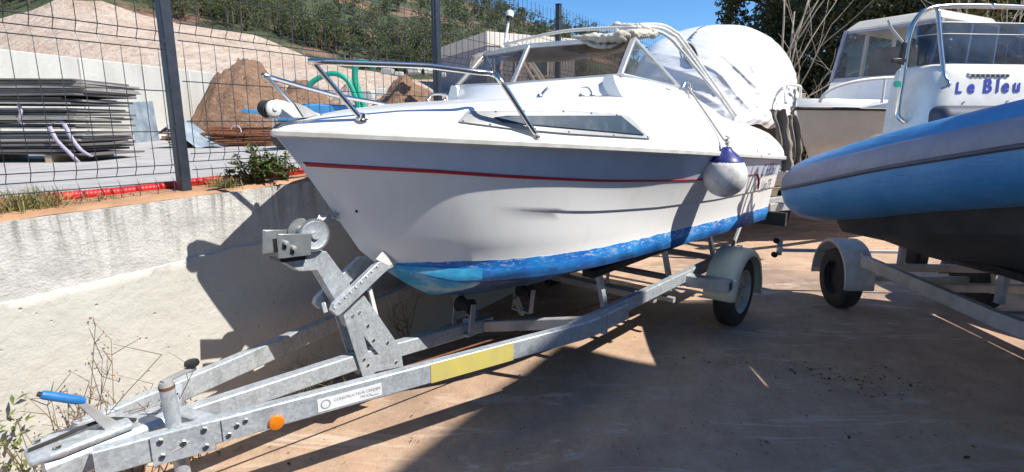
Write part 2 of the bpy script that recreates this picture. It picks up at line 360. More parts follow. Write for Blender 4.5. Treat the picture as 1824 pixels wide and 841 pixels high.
    base = k.mix(a, (0.70, 0.565, 0.45), (0.58, 0.44, 0.325)); base = k.mix(k.math('MULTIPLY', c, 0.5), base, (0.52, 0.33, 0.24)); k.col(k.mix(k.math('MULTIPLY', b, 0.55), base, (0.34, 0.235, 0.16))).set(0.95); k.bump(k.noise(1.6, 9, 0.68), 0.5)
    k = NT('forest_floor'); a = k.ramp(k.noise(0.12, 8, 0.65), 0.52, 0.64); base = k.mix(k.ramp(k.noise(0.9, 7), 0.4, 0.65), (0.055, 0.075, 0.03), (0.10, 0.115, 0.05))
    k.col(k.mix(a, base, (0.36, 0.20, 0.13))).set(0.95); k.bump(k.noise(0.8, 8, 0.7), 0.8)
    k = NT('earth_heap'); a = k.ramp(k.noise(1.4, 9, 0.7), 0.38, 0.66); k.col(k.mix(k.ramp(k.noise(9, 6, 0.7), 0.5, 0.7), k.mix(a, (0.30, 0.175, 0.105), (0.20, 0.115, 0.07)), (0.36, 0.25, 0.17))).set(0.97); k.bump(k.noise(5, 9, 0.7), 0.15)
    simple('fence_paint', (0.022, 0.027, 0.038), (0.035, 0.042, 0.055), 20, 0.42)
    simple('red_plastic', (0.58, 0.025, 0.02), (0.46, 0.02, 0.02), 12, 0.4)
    simple('board_grey', (0.34, 0.315, 0.285), (0.22, 0.20, 0.185), 3, 0.85, stretch=(1, 1, 6), bump=0.004)
    simple('board_dark', (0.15, 0.14, 0.135), (0.10, 0.09, 0.085), 3, 0.85, stretch=(1, 1, 6))
    simple('board_tan', (0.44, 0.34, 0.22), (0.35, 0.27, 0.18), 3, 0.85)
    simple('lilac_strap', (0.46, 0.41, 0.48), (0.36, 0.32, 0.38), 14, 0.7)
    simple('blue_grey_sheet', (0.17, 0.22, 0.26), (0.33, 0.37, 0.39), 3.5, 0.6, detail=8)
    simple('hose_green', (0.01, 0.36, 0.23), (0.01, 0.28, 0.18), 14, 0.4)
    simple('machine_blue', (0.07, 0.32, 0.62), (0.06, 0.26, 0.52), 8, 0.45)
    simple('house_grey', (0.30, 0.30, 0.33), (0.25, 0.25, 0.28), 1.2, 0.85)
    simple('house_cream', (0.66, 0.62, 0.53), (0.58, 0.54, 0.46), 1.5, 0.85)
    simple('bark', (0.11, 0.085, 0.065), (0.07, 0.055, 0.042), 9, 0.95, bump=0.02, bscale=18, stretch=(1, 1, 0.3))
    simple('bare_twig', (0.42, 0.36, 0.28), (0.30, 0.25, 0.19), 12, 0.9)
    simple('pole_wood', (0.20, 0.17, 0.13), (0.15, 0.13, 0.10), 9, 0.9)
    simple('stone', (0.40, 0.35, 0.29), (0.30, 0.26, 0.21), 7, 0.9, bump=0.01)
    def leaf(name, a, b, c, sc=0.7):
        k = NT(name); n1 = k.ramp(k.noise(sc, 5), 0.35, 0.65); n2 = k.ramp(k.noise(9, 3), 0.35, 0.7)
        k.col(k.mix(k.math('MULTIPLY', n2, 0.7), k.mix(n1, a, b), c)).set(0.6, spec=0.25)
        t = k.n('ShaderNodeBsdfTranslucent'); k.l(k.b.inputs['Base Color'].links[0].from_socket, t.inputs[0])
        mx = k.n('ShaderNodeMixShader'); mx.inputs[0].default_value = 0.2; k.l(k.b.outputs[0], mx.inputs[1]); k.l(t.outputs[0], mx.inputs[2]); k.l(mx.outputs[0], k.t.nodes['Material Output'].inputs[0])
    leaf('leaf_forest', (0.055, 0.08, 0.03), (0.085, 0.11, 0.045), (0.13, 0.15, 0.06), 0.25)
    leaf('leaf_dark', (0.035, 0.05, 0.022), (0.06, 0.075, 0.032), (0.12, 0.125, 0.055))
    leaf('leaf_olive', (0.09, 0.095, 0.045), (0.12, 0.12, 0.06), (0.18, 0.17, 0.09))
    leaf('leaf_bush', (0.06, 0.11, 0.03), (0.10, 0.14, 0.04), (0.22, 0.24, 0.08), 3)
    leaf('leaf_weed', (0.16, 0.20, 0.05), (0.11, 0.15, 0.04), (0.25, 0.26, 0.09), 5)
    leaf('grass_dry', (0.34, 0.31, 0.13), (0.22, 0.24, 0.08), (0.42, 0.36, 0.18), 6)
    leaf('dry_stalk', (0.24, 0.18, 0.10), (0.17, 0.12, 0.07), (0.32, 0.24, 0.14), 6)
    simple('dry_leaf', (0.10, 0.055, 0.035), (0.06, 0.035, 0.025), 20, 0.9)
    simple('weed_pink', (0.40, 0.22, 0.18), (0.33, 0.22, 0.12), 20, 0.9)
    simple('shed_metal', (0.45, 0.46, 0.47), (0.38, 0.39, 0.40), 1.5, 0.6)
make_materials()
# ================================================================== SETTING
WF = Frame(-1.58, 2.647, 32.5)                  # retaining wall: s along it, q towards the yard
def zwall(s): return 1.252 + 0.025 * max(-6, min(20, s))
def zup(s, q): return 1.225 - 0.10 * max(0, min(1, (-q - 0.5) / 3.0)) + 0.014 * max(-8, min(12, s)) + 0.03 * noise.noise((s * 0.3, q * 0.3, 0))
def zup_w(p): s, q, _ = WF.loc(p); return zup(s, q)
def upix(u, v, mx=60):                        # photo pixel -> point on the upper street
    d = ray(u, v); t = 2.0
    while t < mx:
        p = CAM + d * t
        if p.z <= zup_w(p): return p
        t += 0.02
    return CAM + d * mx
def frac(x): return x - math.floor(x)
# ---- yard
m = MB(); xs = [-70, -20, -8] + [-4 + 0.25 * i for i in range(53)] + [14, 30, 120]; ys = [-40, -10] + [-1 + 0.25 * i for i in range(57)] + [20, 40, 150]
m.grid([[(x, y, 0.018 * noise.noise((x * 0.5, y * 0.5, 3)) + 0.006 * noise.noise((x * 2.3, y * 2.3, 8))) for x in xs] for y in ys])
struct(m, 'yard_ground', 'yard_soil', angle=180)
m = MB()
for i in range(900):
    x = random.uniform(-2, 6); y = random.uniform(1.6, 9)
    if (WF.loc(Vector((x, y, 0)))[1]) < 0.05: continue
    r_ = random.uniform(0.003, 0.011) * (1.6 if random.random() < 0.06 else 1)
    z0 = 0.018 * noise.noise((x * 0.5, y * 0.5, 3)) + 0.006 * noise.noise((x * 2.3, y * 2.3, 8))
    vs = [Vector((random.uniform(.6, 1) * a, random.uniform(.6, 1) * b, random.uniform(.5, .8) * c)) * r_ + Vector((x, y, z0 + r_ * 0.3)) for a, b, c in ((1,0,0),(0,1,0),(-1,0,0),(0,-1,0),(0,0,1),(0,0,-1))]
    m.add(vs, [(0,1,4),(1,2,4),(2,3,4),(3,0,4),(1,0,5),(2,1,5),(3,2,5),(0,3,5)])
o = m.build('gravel', 'stone', None, flatshade=True); o['kind'] = 'stuff'; o['label'] = 'loose grit scattered over the sandy yard ground'; o['category'] = 'gravel'
# ---- street above the wall and the hills behind
m = MB(); m.grid([[WF(s, q, zup(s, q)) for s in [-30, -14] + [-8 + 0.7 * i for i in range(46)] + [30, 45]] for q in [-0.26, -0.6, -1, -1.6, -2.4, -3.5, -5, -7, -9, -12, -16, -21, -27]])
struct(m, 'street', 'street', angle=180)
def zpix(v, Y): y = (CY - v) / FPX; return CAM_H + Y * (-SP + y * CP) / (CP + y * SP)
VS_U = [-900, -300, 0, 60, 150, 220, 300, 450, 620, 700, 800, 950, 1150]; VS_V = [0, 10, 45, 30, 8, 10, 28, 68, 112, 130, 150, 160, 175]
VT_U = [-900, -300, 0, 300, 600, 760, 860, 900, 960, 1030, 1150]; VT_V = [-260, -230, -190, -140, -80, -30, 12, 24, 46, 68, 120]
def hill(u, Y):
    zs = zpix(interp(u, VS_U, VS_V), 38); zt = zpix(interp(u, VT_U, VT_V), 110)
    if Y <= 24: z = 1.25 + (Y - 15) * 0.02
    elif Y <= 38: z = 1.45 + (zs - 1.45) * ((Y - 24) / 14) ** 0.85
    elif Y <= 110: z = zs + (zt - zs) * ((Y - 38) / 72)
    else: z = zt - (Y - 110) * 0.15
    x = (u - CX) / FPX * Y
    amp = 0.25 if Y < 38 else 0.8
    return z + amp * (noise.noise((x * 0.12, Y * 0.12, 1)) + 0.5 * noise.noise((x * 0.4, Y * 0.4, 5))) * min(1, max(0, (Y - 20) / 8))
def hp(u, Y): return Vector(((u - CX) / FPX * Y, Y, hill(u, Y)))
us = [-900 + 25 * i for i in range(83)]
m = MB(); m.grid([[hp(u, Y) for u in us] for Y in [19, 22, 24] + [25 + i for i in range(14)]]); struct(m, 'sandy_bank', 'sand_slope', angle=180)
m = MB(); m.grid([[hp(u, Y) for u in us] for Y in [38, 39, 40, 42, 44, 47, 50, 54, 58, 63, 68, 74, 80, 87, 95, 103, 110, 118, 130, 160]]); struct(m, 'hillside', 'forest_floor', angle=180)
def leafquad(m, c, size, mi=0, up=0.0):
    n_ = Vector((random.gauss(0, 1), random.gauss(0, 1), random.gauss(up, 1))).normalized()
    a = n_.orthogonal().normalized(); b = n_.cross(a); t = random.uniform(0, 6.28)
    x = (a * math.cos(t) + b * math.sin(t)) * size; y = (b * math.cos(t) - a * math.sin(t)) * size * random.uniform(0.4, 0.8)
    m.add([c - x, c - y * 0.9 + x * 0.1, c + x, c + y], [(0, 1, 2, 3)], mi)
# forest: clumped crowns over the hill, one mass
m = MB(); cnt = 0; FC, FS, FM = [], [], []; RG = np.random.default_rng(5)
while cnt < 820:
    if cnt < 260: Y = random.uniform(38.5, 48); u = random.uniform(-120, 840)
    else: Y = 42 + 72 * random.random() ** 1.2; u = random.uniform(-120, 1120)
    b = hp(u, Y)
    rk = noise.noise((b.x * 0.06, b.y * 0.06, 9))
    if rk > 0.36 and u > 640: cnt += random.random() < .3; continue
    cnt += 1
    h_ = random.uniform(1.0, 2.8) * (1 + (Y - 38) / 110); w_ = h_ * random.uniform(0.35, 0.6); k = int(420 + 200 * random.random()); nb = random.randint(4, 8)
    bc = np.array([(random.gauss(0, w_ * .45), random.gauss(0, w_ * .45), h_ * random.uniform(.25, .92)) for _ in range(nb)]); br_ = np.array([w_ * random.uniform(.28, .55) for _ in range(nb)])
    ii = RG.integers(0, nb, k); d_ = RG.normal(size=(k, 3)); d_ /= np.linalg.norm(d_, axis=1)[:, None]
    FC.append(np.array(b) + bc[ii] + d_ * (br_[ii] * RG.uniform(.55, 1.05, k))[:, None]); FS.append(RG.uniform(.035, .085, k) * (1 + (Y - 38) / 60)); FM.append(np.where(RG.random(k) < random.choice((.1, .3, .7)), 1, 0))
    m.tube([b - Vector((0, 0, .3)), b + Vector((0, 0, h_ * .7))], [0.07, 0.03], 4)
o = leaf_cloud('forest', np.concatenate(FC), np.concatenate(FS), np.concatenate(FM), ['leaf_forest', 'leaf_olive'], None, .4, 3); o['kind'] = 'stuff'; o['label'] = 'scrubby green pine wood covering the far hillside'; o['category'] = 'wood'
o = m.build('forest_trunks', 'bark', None); o['kind'] = 'stuff'; o['label'] = 'thin dark trunks of the wood on the far hillside'; o['category'] = 'wood'
# ---- retaining wall
tw = thing('retaining_wall', WF(3, -0.12, 0), 'low concrete retaining wall along the yard with streaked top', 'wall')
ss = [-6 + 0.12 * i for i in range(38)] + [-1.5 + 0.03 * i for i in range(150)] + [3 + 0.12 * i for i in range(143)]
def wv(s, z): return 0.006 * noise.noise((s * 1.3, z * 1.7, 2)) + 0.003 * noise.noise((s * 6, z * 6, 2))
m = MB(); rows = []
for i in range(8):
    t = i / 7; rows.append([WF(s, wv(s, t), 0.3 + (zwall(s) - 0.3) * t) for s in ss])
rows.append([WF(s, -0.24, zwall(s)) for s in ss]); rows.append([WF(s, -0.24, 0.0) for s in ss]); rows.append([WF(s, -0.02, 0.0) for s in ss]); rows.append(rows[0])
m.grid(rows); m.build('upper_lift', 'concrete_streak', tw, angle=50)
m = MB(); rows = []
def zled(s): return 0.956 + 0.045 * min(3, s) + 0.03 * noise.noise((s * 1.7, 0, 4)) + 0.014 * noise.noise((s * 7, 0, 4)) + 0.006 * noise.noise((s * 23, 0, 4))
rows.append([WF(s, 0.014, -0.12) for s in ss])
for t in (0.15, 0.4, 0.65, 0.85, 0.96): rows.append([WF(s, 0.014 + wv(s, t + 4) * 1.4, zled(s) * t) for s in ss])
rows.append([WF(s, 0.010, zled(s)) for s in ss]); rows.append([WF(s, -0.01, zled(s) + 0.01) for s in ss])
m.grid(rows); m.build('lower_lift', 'concrete_smooth', tw, angle=60)
m = MB(); rows = []
e = [0.012 * noise.noise((s * 3, 1, 1)) - 0.004 for s in ss]
for q, dz in ((0, 0.001), (-0.012, 0.014), (-0.12, 0.022), (-0.30, 0.028), (-0.75, 0.02), (-0.8, -0.03)):
    rows.append([WF(s, q * 0.8 + e[i] - 0.012, zwall(s) + dz + 0.006 * noise.noise((s * 5, q * 5, 6))) for i, s in enumerate(ss)])
m.grid(rows); m.build('soil_cap', 'soil_red', tw, angle=180)
# ---- welded mesh fence
FQ = -0.123
tf = thing('wire_fence', WF(2.6, FQ, 1.2), 'dark grey welded mesh fence with square posts on the retaining wall', 'fence')
PS = [0.062 + 1.99 * k for k in range(-1, 7)]
for k, s in enumerate(PS):
    b = zwall(s) + 0.005
    m = MB(); rot = Matrix((WF.a, WF.r, Vector((0, 0, 1)))).transposed()
    m.box(WF(s, FQ, b + 0.735), (0.052, 0.052, 1.47), rot)
    p = m.build('post', 'fence_paint', tf, bevel=0.006)
    m = MB(); m.box(WF(s, FQ, b + 1.476), (0.057, 0.057, 0.012), rot); m.build('post_cap', 'black_plastic', p, bevel=0.003)
    for z in (0.08, 0.33, 0.52, 0.73, 0.95, 1.15, 1.34):
        m = MB(); m.box(WF(s - 0.031, FQ + 0.025, b + z), (0.018, 0.011, 0.02), rot); m.build('clip', 'black_plastic', p)
PROF = [(0.035, 0), (0.09, 0), (0.13, 0.025), (0.17, 0), (0.71, 0), (0.75, 0.025), (0.79, 0), (1.23, 0), (1.27, 0.025), (1.31, 0), (1.42, 0)]
for k in range(len(PS) - 1):
    m = MB(); s0, s1 = PS[k] + 0.035, PS[k+1] - 0.035; n_ = 25; b = zwall((s0 + s1) / 2 - 0.4) + 0.02
    if k > 2: n_ = 25
    for i in range(n_):
        s = s0 + (s1 - s0) * (i + 0.3) / (n_ - 0.4)
        m.tube([WF(s, FQ + 0.025 - d, b + z) for z, d in PROF], 0.0021, 4, caps=False)
    for z, d in ((0.09, 0), (0.13, .025), (0.17, 0), (0.33, 0), (0.52, 0), (0.71, 0), (0.75, .025), (0.79, 0), (0.95, 0), (1.11, 0), (1.23, 0), (1.27, .025), (1.31, 0)):
        m.tube([WF(s0, FQ + 0.028 - d, b + z), WF(s1, FQ + 0.028 - d, b + z)], 0.0024, 4, caps=False)
    m.build('mesh_panel', 'fence_paint', tf)
# ---- red ribbed conduit lying on the wall top behind the fence
tc = thing('conduit_pipe', WF(1.0, -0.30, zwall(1.0) + 0.02), 'red ribbed plastic conduit lying along the wall top under the fence', 'pipe')
pr = []
for i in range(6): pr += [(0.021, i * 0.017), (0.0235, i * 0.017 + 0.004), (0.0235, i * 0.017 + 0.011), (0.021, i * 0.017 + 0.015)]
seg = None; s = -0.75
while s < 2.2:
    if True:
        p = WF(s, -0.245 + 0.02 * math.sin(s * 1.3), zwall(s) + 0.040 + 0.004 * math.sin(s * 9))
        if seg is None:
            m = MB(); m.lathe((0, 0, 0), (0, 0, 1), pr, 12); m.v = [v + WLOC[tc.name] for v in m.v]
            seg = m.build('pipe_segment', 'red_plastic', tc, angle=60); o = seg
        else: o = seg.copy(); COL.objects.link(o); o.parent = tc
        d = (WF(1, 0.03 * math.sin((s + .13) * 1.3), 0.025) - WF(0, 0.03 * math.sin(s * 1.3), 0)).normalized()
        o.location = p - WLOC[tc.name]; o.rotation_euler = d.to_track_quat('Z', 'Y').to_euler()
    s += 0.108
# ---- concrete wall beyond the street
BW = Frame(*(upix(0, 292)[:2]), 0)
p0 = at(-260, 300, 7.6); p1 = at(0, 230, 10.5); p2 = at(408, 230, 20.0)
tb = thing('boundary_wall', (p1.x, p1.y, 1.1), 'pale bare concrete wall behind the stacked boards across the street', 'wall')
pts = [(p0, 2.75), (p1, zpix(84, 10.5)), (p2, zpix(132, 20.0))]
for i in range(2):
    (a, za), (b, zb) = pts[i], pts[i+1]; n_ = 2 if i == 0 else 4
    dr = Vector((b.x - a.x, b.y - a.y, 0)).normalized(); nr = Vector((-dr.y, dr.x, 0)) * 0.3
    for j in range(n_):
        t0, t1 = j / n_ + 0.004, (j + 1) / n_ - 0.004; m = MB()
        q0 = a.lerp(b, t0); q1 = a.lerp(b, t1); h0 = za + (zb - za) * t0; h1 = za + (zb - za) * t1
        m.prism([(q0.x, q0.y, 0.9), (q1.x, q1.y, 0.9), (q1.x, q1.y, h1), (q0.x, q0.y, h0)], nr); m.build('wall_panel', 'bg_concrete', tb, bevel=0.02)
# ---- house with flat roof behind the fence
hc = at(868, 150, 30.0); HF = Frame(hc.x, hc.y, 62)
zt_ = zpix(56, 30); zb_ = 1.2
th = thing('flat_roof_house', HF(4, -2, zb_), 'grey rendered house with flat roof and cream parapet below the hill', 'house')
m = MB(); m.prism([HF(0, 0, zb_), HF(5.5, 0, zb_), HF(5.5, -7, zb_), HF(0, -7, zb_)], (0, 0, zt_ - zb_ - 0.72)); m.build('wall', 'house_grey', th)
m = MB(); m.prism([HF(-0.02, 0.05, zt_ - 0.70), HF(5.6, 0.05, zt_ - 0.70), HF(5.6, -7.05, zt_ - 0.70), HF(-0.02, -7.05, zt_ - 0.70)], (0, 0, 0.7)); m.build('parapet', ['house_cream'], th, bevel=0.02)
for sx, w_ in ((0.35, 0.5), (1.6, .35), (2.5, 1.2)):
    m = MB(); a = HF(sx, 0.06, zt_ - 1.7); m.bar(a + HF.a * 0, a + HF.a * w_, 0.08, 0.9); f_ = m.build('window', 'house_cream', th)
    m = MB(); m.bar(a + HF.a * 0.08 + HF.r * 0.02, a + HF.a * (w_ - 0.08) + HF.r * 0.02, 0.06, 0.74); m.build('pane', 'window_dark', f_)
m = MB(); m.bar(HF(-0.03, -1.5, zt_ - 2.2), HF(-0.03, -4.5, zt_ - 2.2), 0.04, 0.03); m.bar(HF(-0.03, -0.2, zt_ - 3.0), HF(-0.03, -6.8, zt_ - 3.0), 0.04, 0.03); m.build('joint_strip', 'house_grey', th)
# ---- earth heaps
CL = {'earth_heap': [], 'sand_slope': []}
def heap(name, u, Y, w_, d_, h_, seedz, mat='earth_heap', zb=1.15, sharp=1.0):
    c = at(u, 250, Y); m = MB(); N = 64; rows = []
    for j in range(N + 1):
        row = []
        for i in range(N + 1):
            x = (i / N * 2 - 1); y = (j / N * 2 - 1); r_ = math.sqrt(x * x + y * y)
            a = max(0, 1 - r_ ** 1.7) ** 1.15
            n_ = noise.fractal((x * 2.6 + seedz, y * 2.6, seedz), 0.75, 2.2, 8)
            z = h_ * (a ** sharp) * (1 + 0.10 * n_) + 0.06 * h_ * n_ * min(1, a * 4) - 0.05
            row.append((c.x + x * w_, c.y + y * d_, zb + z))
        rows.append(row)
    for _ in range(420):
        i = random.randint(2, N - 3); j = random.randint(2, N - 3); p = Vector(rows[j][i])
        if p.z < zb + .03: continue
        r_ = random.uniform(.015, .05) * (2 if random.random() < .06 else 1); CL[mat].append((p, r_))
    m.grid(rows); return struct(m, name, mat, angle=180)
heap('earth_mound', 448, 17.5, 1.9, 2.2, 2.45, 3.1)
heap('earth_mound', 545, 19.0, 2.3, 2.2, 1.75, 6.4)
heap('earth_mound', 730, 16.5, 1.9, 2.0, 1.75, 9.7)
heap('earth_mound', 812, 15.5, 1.3, 1.6, 1.3, 12.2)
heap('sand_mound', 640, 21.0, 2.2, 2.0, 2.1, 15.2, 'sand_slope')
for mt, nm in (('earth_heap', 'earth_clods'), ('sand_slope', 'sand_clods')):
    m = MB()
    for p, r_ in CL[mt]:
        vs = [p + Vector((random.uniform(.5, 1) * a, random.uniform(.5, 1) * b, random.uniform(.5, .9) * c)) * r_ for a, b, c in ((1,0,0),(0,1,0),(-1,0,0),(0,-1,0),(0,0,1),(0,0,-1))]
        m.add(vs, [(0,1,4),(1,2,4),(2,3,4),(3,0,4),(1,0,5),(2,1,5),(3,2,5),(0,3,5)])
    o = m.build(nm, mt, None, flatshade=True); o['kind'] = 'stuff'; o['label'] = 'loose clods lying all over the ' + ('brown earth heaps' if mt == 'earth_heap' else 'pale sand heap'); o['category'] = 'clods'
# rubble on the heap
for i, (u, v, Y, sz) in enumerate(((690, 128, 15.5, .32), (712, 132, 15.5, .22), (738, 126, 15.6, .36), (765, 128, 15.4, .30), (788, 134, 15.2, .24), (650, 168, 14.0, .45), (675, 165, 14.2, .35), (622, 170, 14.0, .3))):
    p = at(u, v, Y); m = MB(); vs = []
    for a, b, c in [(a, b, c) for a in (-1, 1) for b in (-1, 1) for c in (-1, 1)]: vs.append(p + Vector((a * random.uniform(.35, .6), b * random.uniform(.3, .5), c * random.uniform(.15, .3))) * sz)
    m.add(vs, [(0,1,3,2),(4,6,7,5),(0,4,5,1),(2,3,7,6),(0,2,6,4),(1,5,7,3)])
    solo(m, 'concrete_rubble', 'bg_concrete', p, 'broken pale concrete chunk lying on the earth heap', 'rubble', 'concrete chunks on the earth heaps', bevel=0.02)
# ---- stacked formwork boards on the street
zb_ = zup_w(upix(120, 292)); zc_ = zb_ + 0.10
for j, x in enumerate((-7.1, -5.85)):
    m = MB(); m.box((x, 7.55, zb_ + 0.04), (0.10, 1.1, 0.10)); solo(m, 'timber_bearer', 'board_tan', (x, 7.5, zb_), 'timber bearer under the stacked formwork boards', 'timber', 'bearers under the boards', bevel=0.006)
for i in range(27):
    th_ = random.uniform(0.020, 0.030)
    if i in (9, 17): zc_ += 0.04
    L_ = random.uniform(2.0, 2.35); x = -6.50 + random.uniform(-0.10, 0.12) + (0.04 if i > 17 else 0)
    if i in (4, 11, 19): L_ *= 0.8
    m = MB(); m.box((0, 0, 0), (L_, random.uniform(0.95, 1.1), th_))
    ang = R(random.gauss(0, 1.4)); tl = R(random.gauss(0, 0.35)); rt = Matrix.Rotation(ang, 3, 'Z') @ Matrix.Rotation(tl, 3, 'Y')
    c = Vector((x, 7.55 + random.uniform(-0.06, 0.06), zc_ + th_ / 2)); m.v = [c + rt @ v for v in m.v]
    mt = random.choice(['board_grey'] * 4 + ['board_dark'] * 3 + (['board_tan'] if i < 9 else []))
    lb = 'topmost weathered board lying on the formwork stack across the street' if i == 26 else 'lowest formwork board resting on the timber bearers' if i == 0 else {'board_grey': 'weathered grey formwork board in the flat stack across the street', 'board_dark': 'dark grimy formwork board in the flat stack across the street', 'board_tan': 'bare tan formwork board low in the stack across the street'}[mt]
    solo(m, 'formwork_board', mt, c, lb, 'board', 'formwork boards stacked on the street', bevel=0.002, seg=1)
    zc_ += th_ + random.uniform(0.003, 0.010)
def strap(pts, w_, label):
    m = MB(); P = spline(pts, 2); rows = []
    for i, p in enumerate(P): rows.append([p + Vector((-w_ / 2, 0.03, 0)), p + Vector((w_ / 2, 0.04, 0.01))])
    m.grid(rows); solo(m, 'strap', 'lilac_strap', P[-1], label, 'strap', solid=0.004)
strap([at(88, 222, 6.95), at(95, 217, 6.95), at(108, 218, 6.95), at(122, 245, 6.93), at(140, 268, 6.93), at(160, 280, 6.93)], 0.05, 'long lilac strap hanging down over the stacked boards')
strap([at(84, 226, 6.93), at(96, 250, 6.92), at(118, 272, 6.9), at(136, 290, 6.9)], 0.05, 'loose lilac strap end drooping to the foot of the board stack')
strap([at(28, 185, 6.96), at(33, 200, 6.94), at(30, 216, 6.94), at(38, 222, 6.94)], 0.04, 'short lilac strap knotted high on the board stack')
# ---- leaning sheet, covered sheet, rebar bundles
a, b = at(245, 283, 13.0), at(288, 283, 14.2); m = MB(); zz = zup_w(a)
m.prism([(a.x, a.y, zz), (b.x, b.y, zz), (b.x - .12, b.y + .1, zpix(180, 14.2)), (a.x - .12, a.y + .1, zpix(182, 13.0))], (0.03, -0.03, 0))
solo(m, 'metal_sheet', 'blue_grey_sheet', (a.x, a.y, zz), 'mottled blue grey sheet leaning upright against the concrete wall', 'sheet', bevel=0.005)
m = MB(); a = upix(352, 262); rows = []
for i in range(13):
    for_ = []
    for j in range(9):
        x = -0.55 + i * 0.1; y = -0.5 + j * 0.13; zq = max(0, 0.52 - abs(x + 0.25) * 0.75 - abs(y) * 0.3) + 0.02 + 0.05 * noise.noise((x * 5, y * 5, 2))
        for_.append((a.x + x, a.y + y, zup_w(a) + max(zq, 0.0)))
    rows.append(for_)
m.grid(rows); solo(m, 'tarpaulin', 'blue_grey_sheet', a, 'crumpled grey blue sheet humped beside the rusty steel', 'tarpaulin', angle=180)
for gi, (u, v, Y, L_, hh, lab) in enumerate(((400, 262, 10.8, 1.9, 0.26, 'rusty reinforcing bars in a low bundle by the street'), (365, 238, 12.5, 1.3, 0.28, 'rusty reinforcing bars bundled beside the end of the concrete wall'), (440, 205, 15.0, 1.7, 0.30, 'rusty reinforcing bars heaped against the foot of the earth mound'))):
    c = at(u, v, Y); zg = zup_w(c); m = MB()
    for i in range(42):
        y = random.uniform(-.35, .35); z = random.uniform(0.02, hh) ; x0 = -L_ / 2 + random.uniform(-.15, .15); tl = random.uniform(-.03, .03)
        m.tube([(c.x + x0, c.y + y, zg + z - tl), (c.x + x0 + L_, c.y + y + random.uniform(-.05, .05), zg + z + tl)], 0.012, 4)
    for x in (-.6, .0, .6):
        for zq in (0.01, hh + .01): m.bar((c.x + x * L_ / 2, c.y - .4, zg + zq), (c.x + x * L_ / 2, c.y + .4, zg + zq), 0.02, 0.02)
    solo(m, 'rebar_bundle', 'rust', (c.x, c.y, zg), lab, 'steel bars')
c = upix(422, 250); m = MB(); m.tube(spline([c + Vector((-.12, 0, 0)), c + Vector((-.12, 0, .28)), c + Vector((0, 0, .36)), c + Vector((.12, 0, .28)), c + Vector((.12, 0, 0))]), 0.015, 6)
solo(m, 'steel_hoop', 'lilac_strap', c, 'small pale hoop sticking up beside the rusty steel', 'hoop')
# ---- green hoses and a blue pump frame behind the fence
def hose(pix, label, r_=0.042):
    m = MB(); P = spline([at(u, v, Y) for u, v, Y in pix], 8); m.tube(P, r_, 10); solo(m, 'hose', 'hose_green', P[0], label, 'hose')
hose([(546, 160, 9.2), (556, 147, 9.2), (572, 137, 9.2), (590, 131, 9.2), (606, 134, 9.2), (620, 145, 9.2), (630, 165, 9.2), (638, 190, 9.2), (642, 215, 9.2)], 'green hose arching low above the blue machine')
hose([(668, 122, 9.3), (655, 113, 9.3), (640, 112, 9.3), (633, 122, 9.3), (633, 145, 9.3), (640, 168, 9.3), (648, 190, 9.3), (650, 215, 9.3)], 'green hose rising tall and bending over at the top', 0.050)
tm = thing('pump_unit', (at(545, 225, 9.4)[0], 9.4, zup_w(at(545, 225, 9.4))), 'light blue wheeled pump unit standing behind the fence', 'machine')
a, b = at(492, 205, 9.4), at(640, 205, 9.4); zz = zup_w(a)
m = MB(); m.prism([at(490, 218, 9.3), at(640, 218, 9.3), at(640, 187, 9.3), at(540, 185, 9.3), at(520, 196, 9.3), at(492, 200, 9.3)], (0, 0.7, 0)); m.build('tank', 'machine_blue', tm, bevel=0.03)
m = MB(); m.bar(at(500, 203, 9.3), at(432, 197, 9.3), 0.07, 0.06); m.build('drawbar', 'machine_blue', tm, bevel=0.008)
for u in (505, 600):
    c = at(u, 225, 9.25); m = MB(); m.lathe((c.x, c.y - 0.06, zz + 0.22), (0, 1, 0), [(0.1, 0), (0.2, 0.0), (0.22, 0.03), (0.22, 0.11), (0.2, 0.14), (0.1, 0.14)], 18); m.build('wheel', 'black_rubber', tm)
m = MB(); m.bar(at(470, 200, 9.3), at(495, 214, 9.3), 0.03, 0.03); m.bar(at(487, 200, 9.3), at(487, 236, 9.3), 0.03, 0.03); m.build('prop_stand', 'grey_paint', tm)
# ================================================================== CABIN BOAT ON ITS TRAILER
B = Frame(-1.615, 1.73, 41)                   # s aft from the coupling, q towards the open yard
def frac_stem(z, pts): return interp(z, [p[0] for p in pts], [p[1] for p in pts])
def gunq(s): x = min(max((s - 0.9) / 3.0, 0), 1); return 1.0 * (1 - (1 - x) ** 3.3)
def gunz(s): return 1.56 - (s - 0.9) * 0.0618
AFS = [1.38, 1.476, 1.874, 2.36, 3.2, 4.0, 4.83]; AFQ = [0, .117, .464, .676, .794, .88, .925]
STEM = [(0.9, 1.38), (0.983, 1.289), (1.354, 1.053), (1.56, 0.9)]
def hull(t, f):                               # topsides: t 0 stem .. 1 transom, f 0 paint line .. 1 gunwale
    t2 = t ** 1.5; sg = 0.9 + 3.93 * t2; sa = 1.38 + 3.45 * t2
    qa = smooth(sa, AFS, AFQ); qg = gunq(sg); z = 0.9 + (gunz(sg) - 0.9) * f
    st = frac_stem(0.9 + 0.66 * f, STEM); s = st + (4.83 - st) * t2
    e = interp(t, [0, 0.3, 0.6, 1.0], [3.2, 3.0, 2.0, 1.2]); qg = max(qg - interp(t, [0, .08, .4, .7], [0, .03, .025, .012]), qa * 0.5 if t > 0 else 0)
    return s, qa + (qg - qa) * f ** e, z
def hull_t(s, z):                             # invert: (s, z) on the topsides -> q
    t = 0.5; f = 0.5
    for _ in range(30):
        st = frac_stem(0.9 + 0.66 * f, STEM); t = max(0.0001, (s - st) / (4.83 - st)) ** (1 / 1.5)
        f = max(0, (z - 0.9) / (gunz(0.9 + 3.93 * t ** 1.5) - 0.9))
    return hull(t, f)[1]
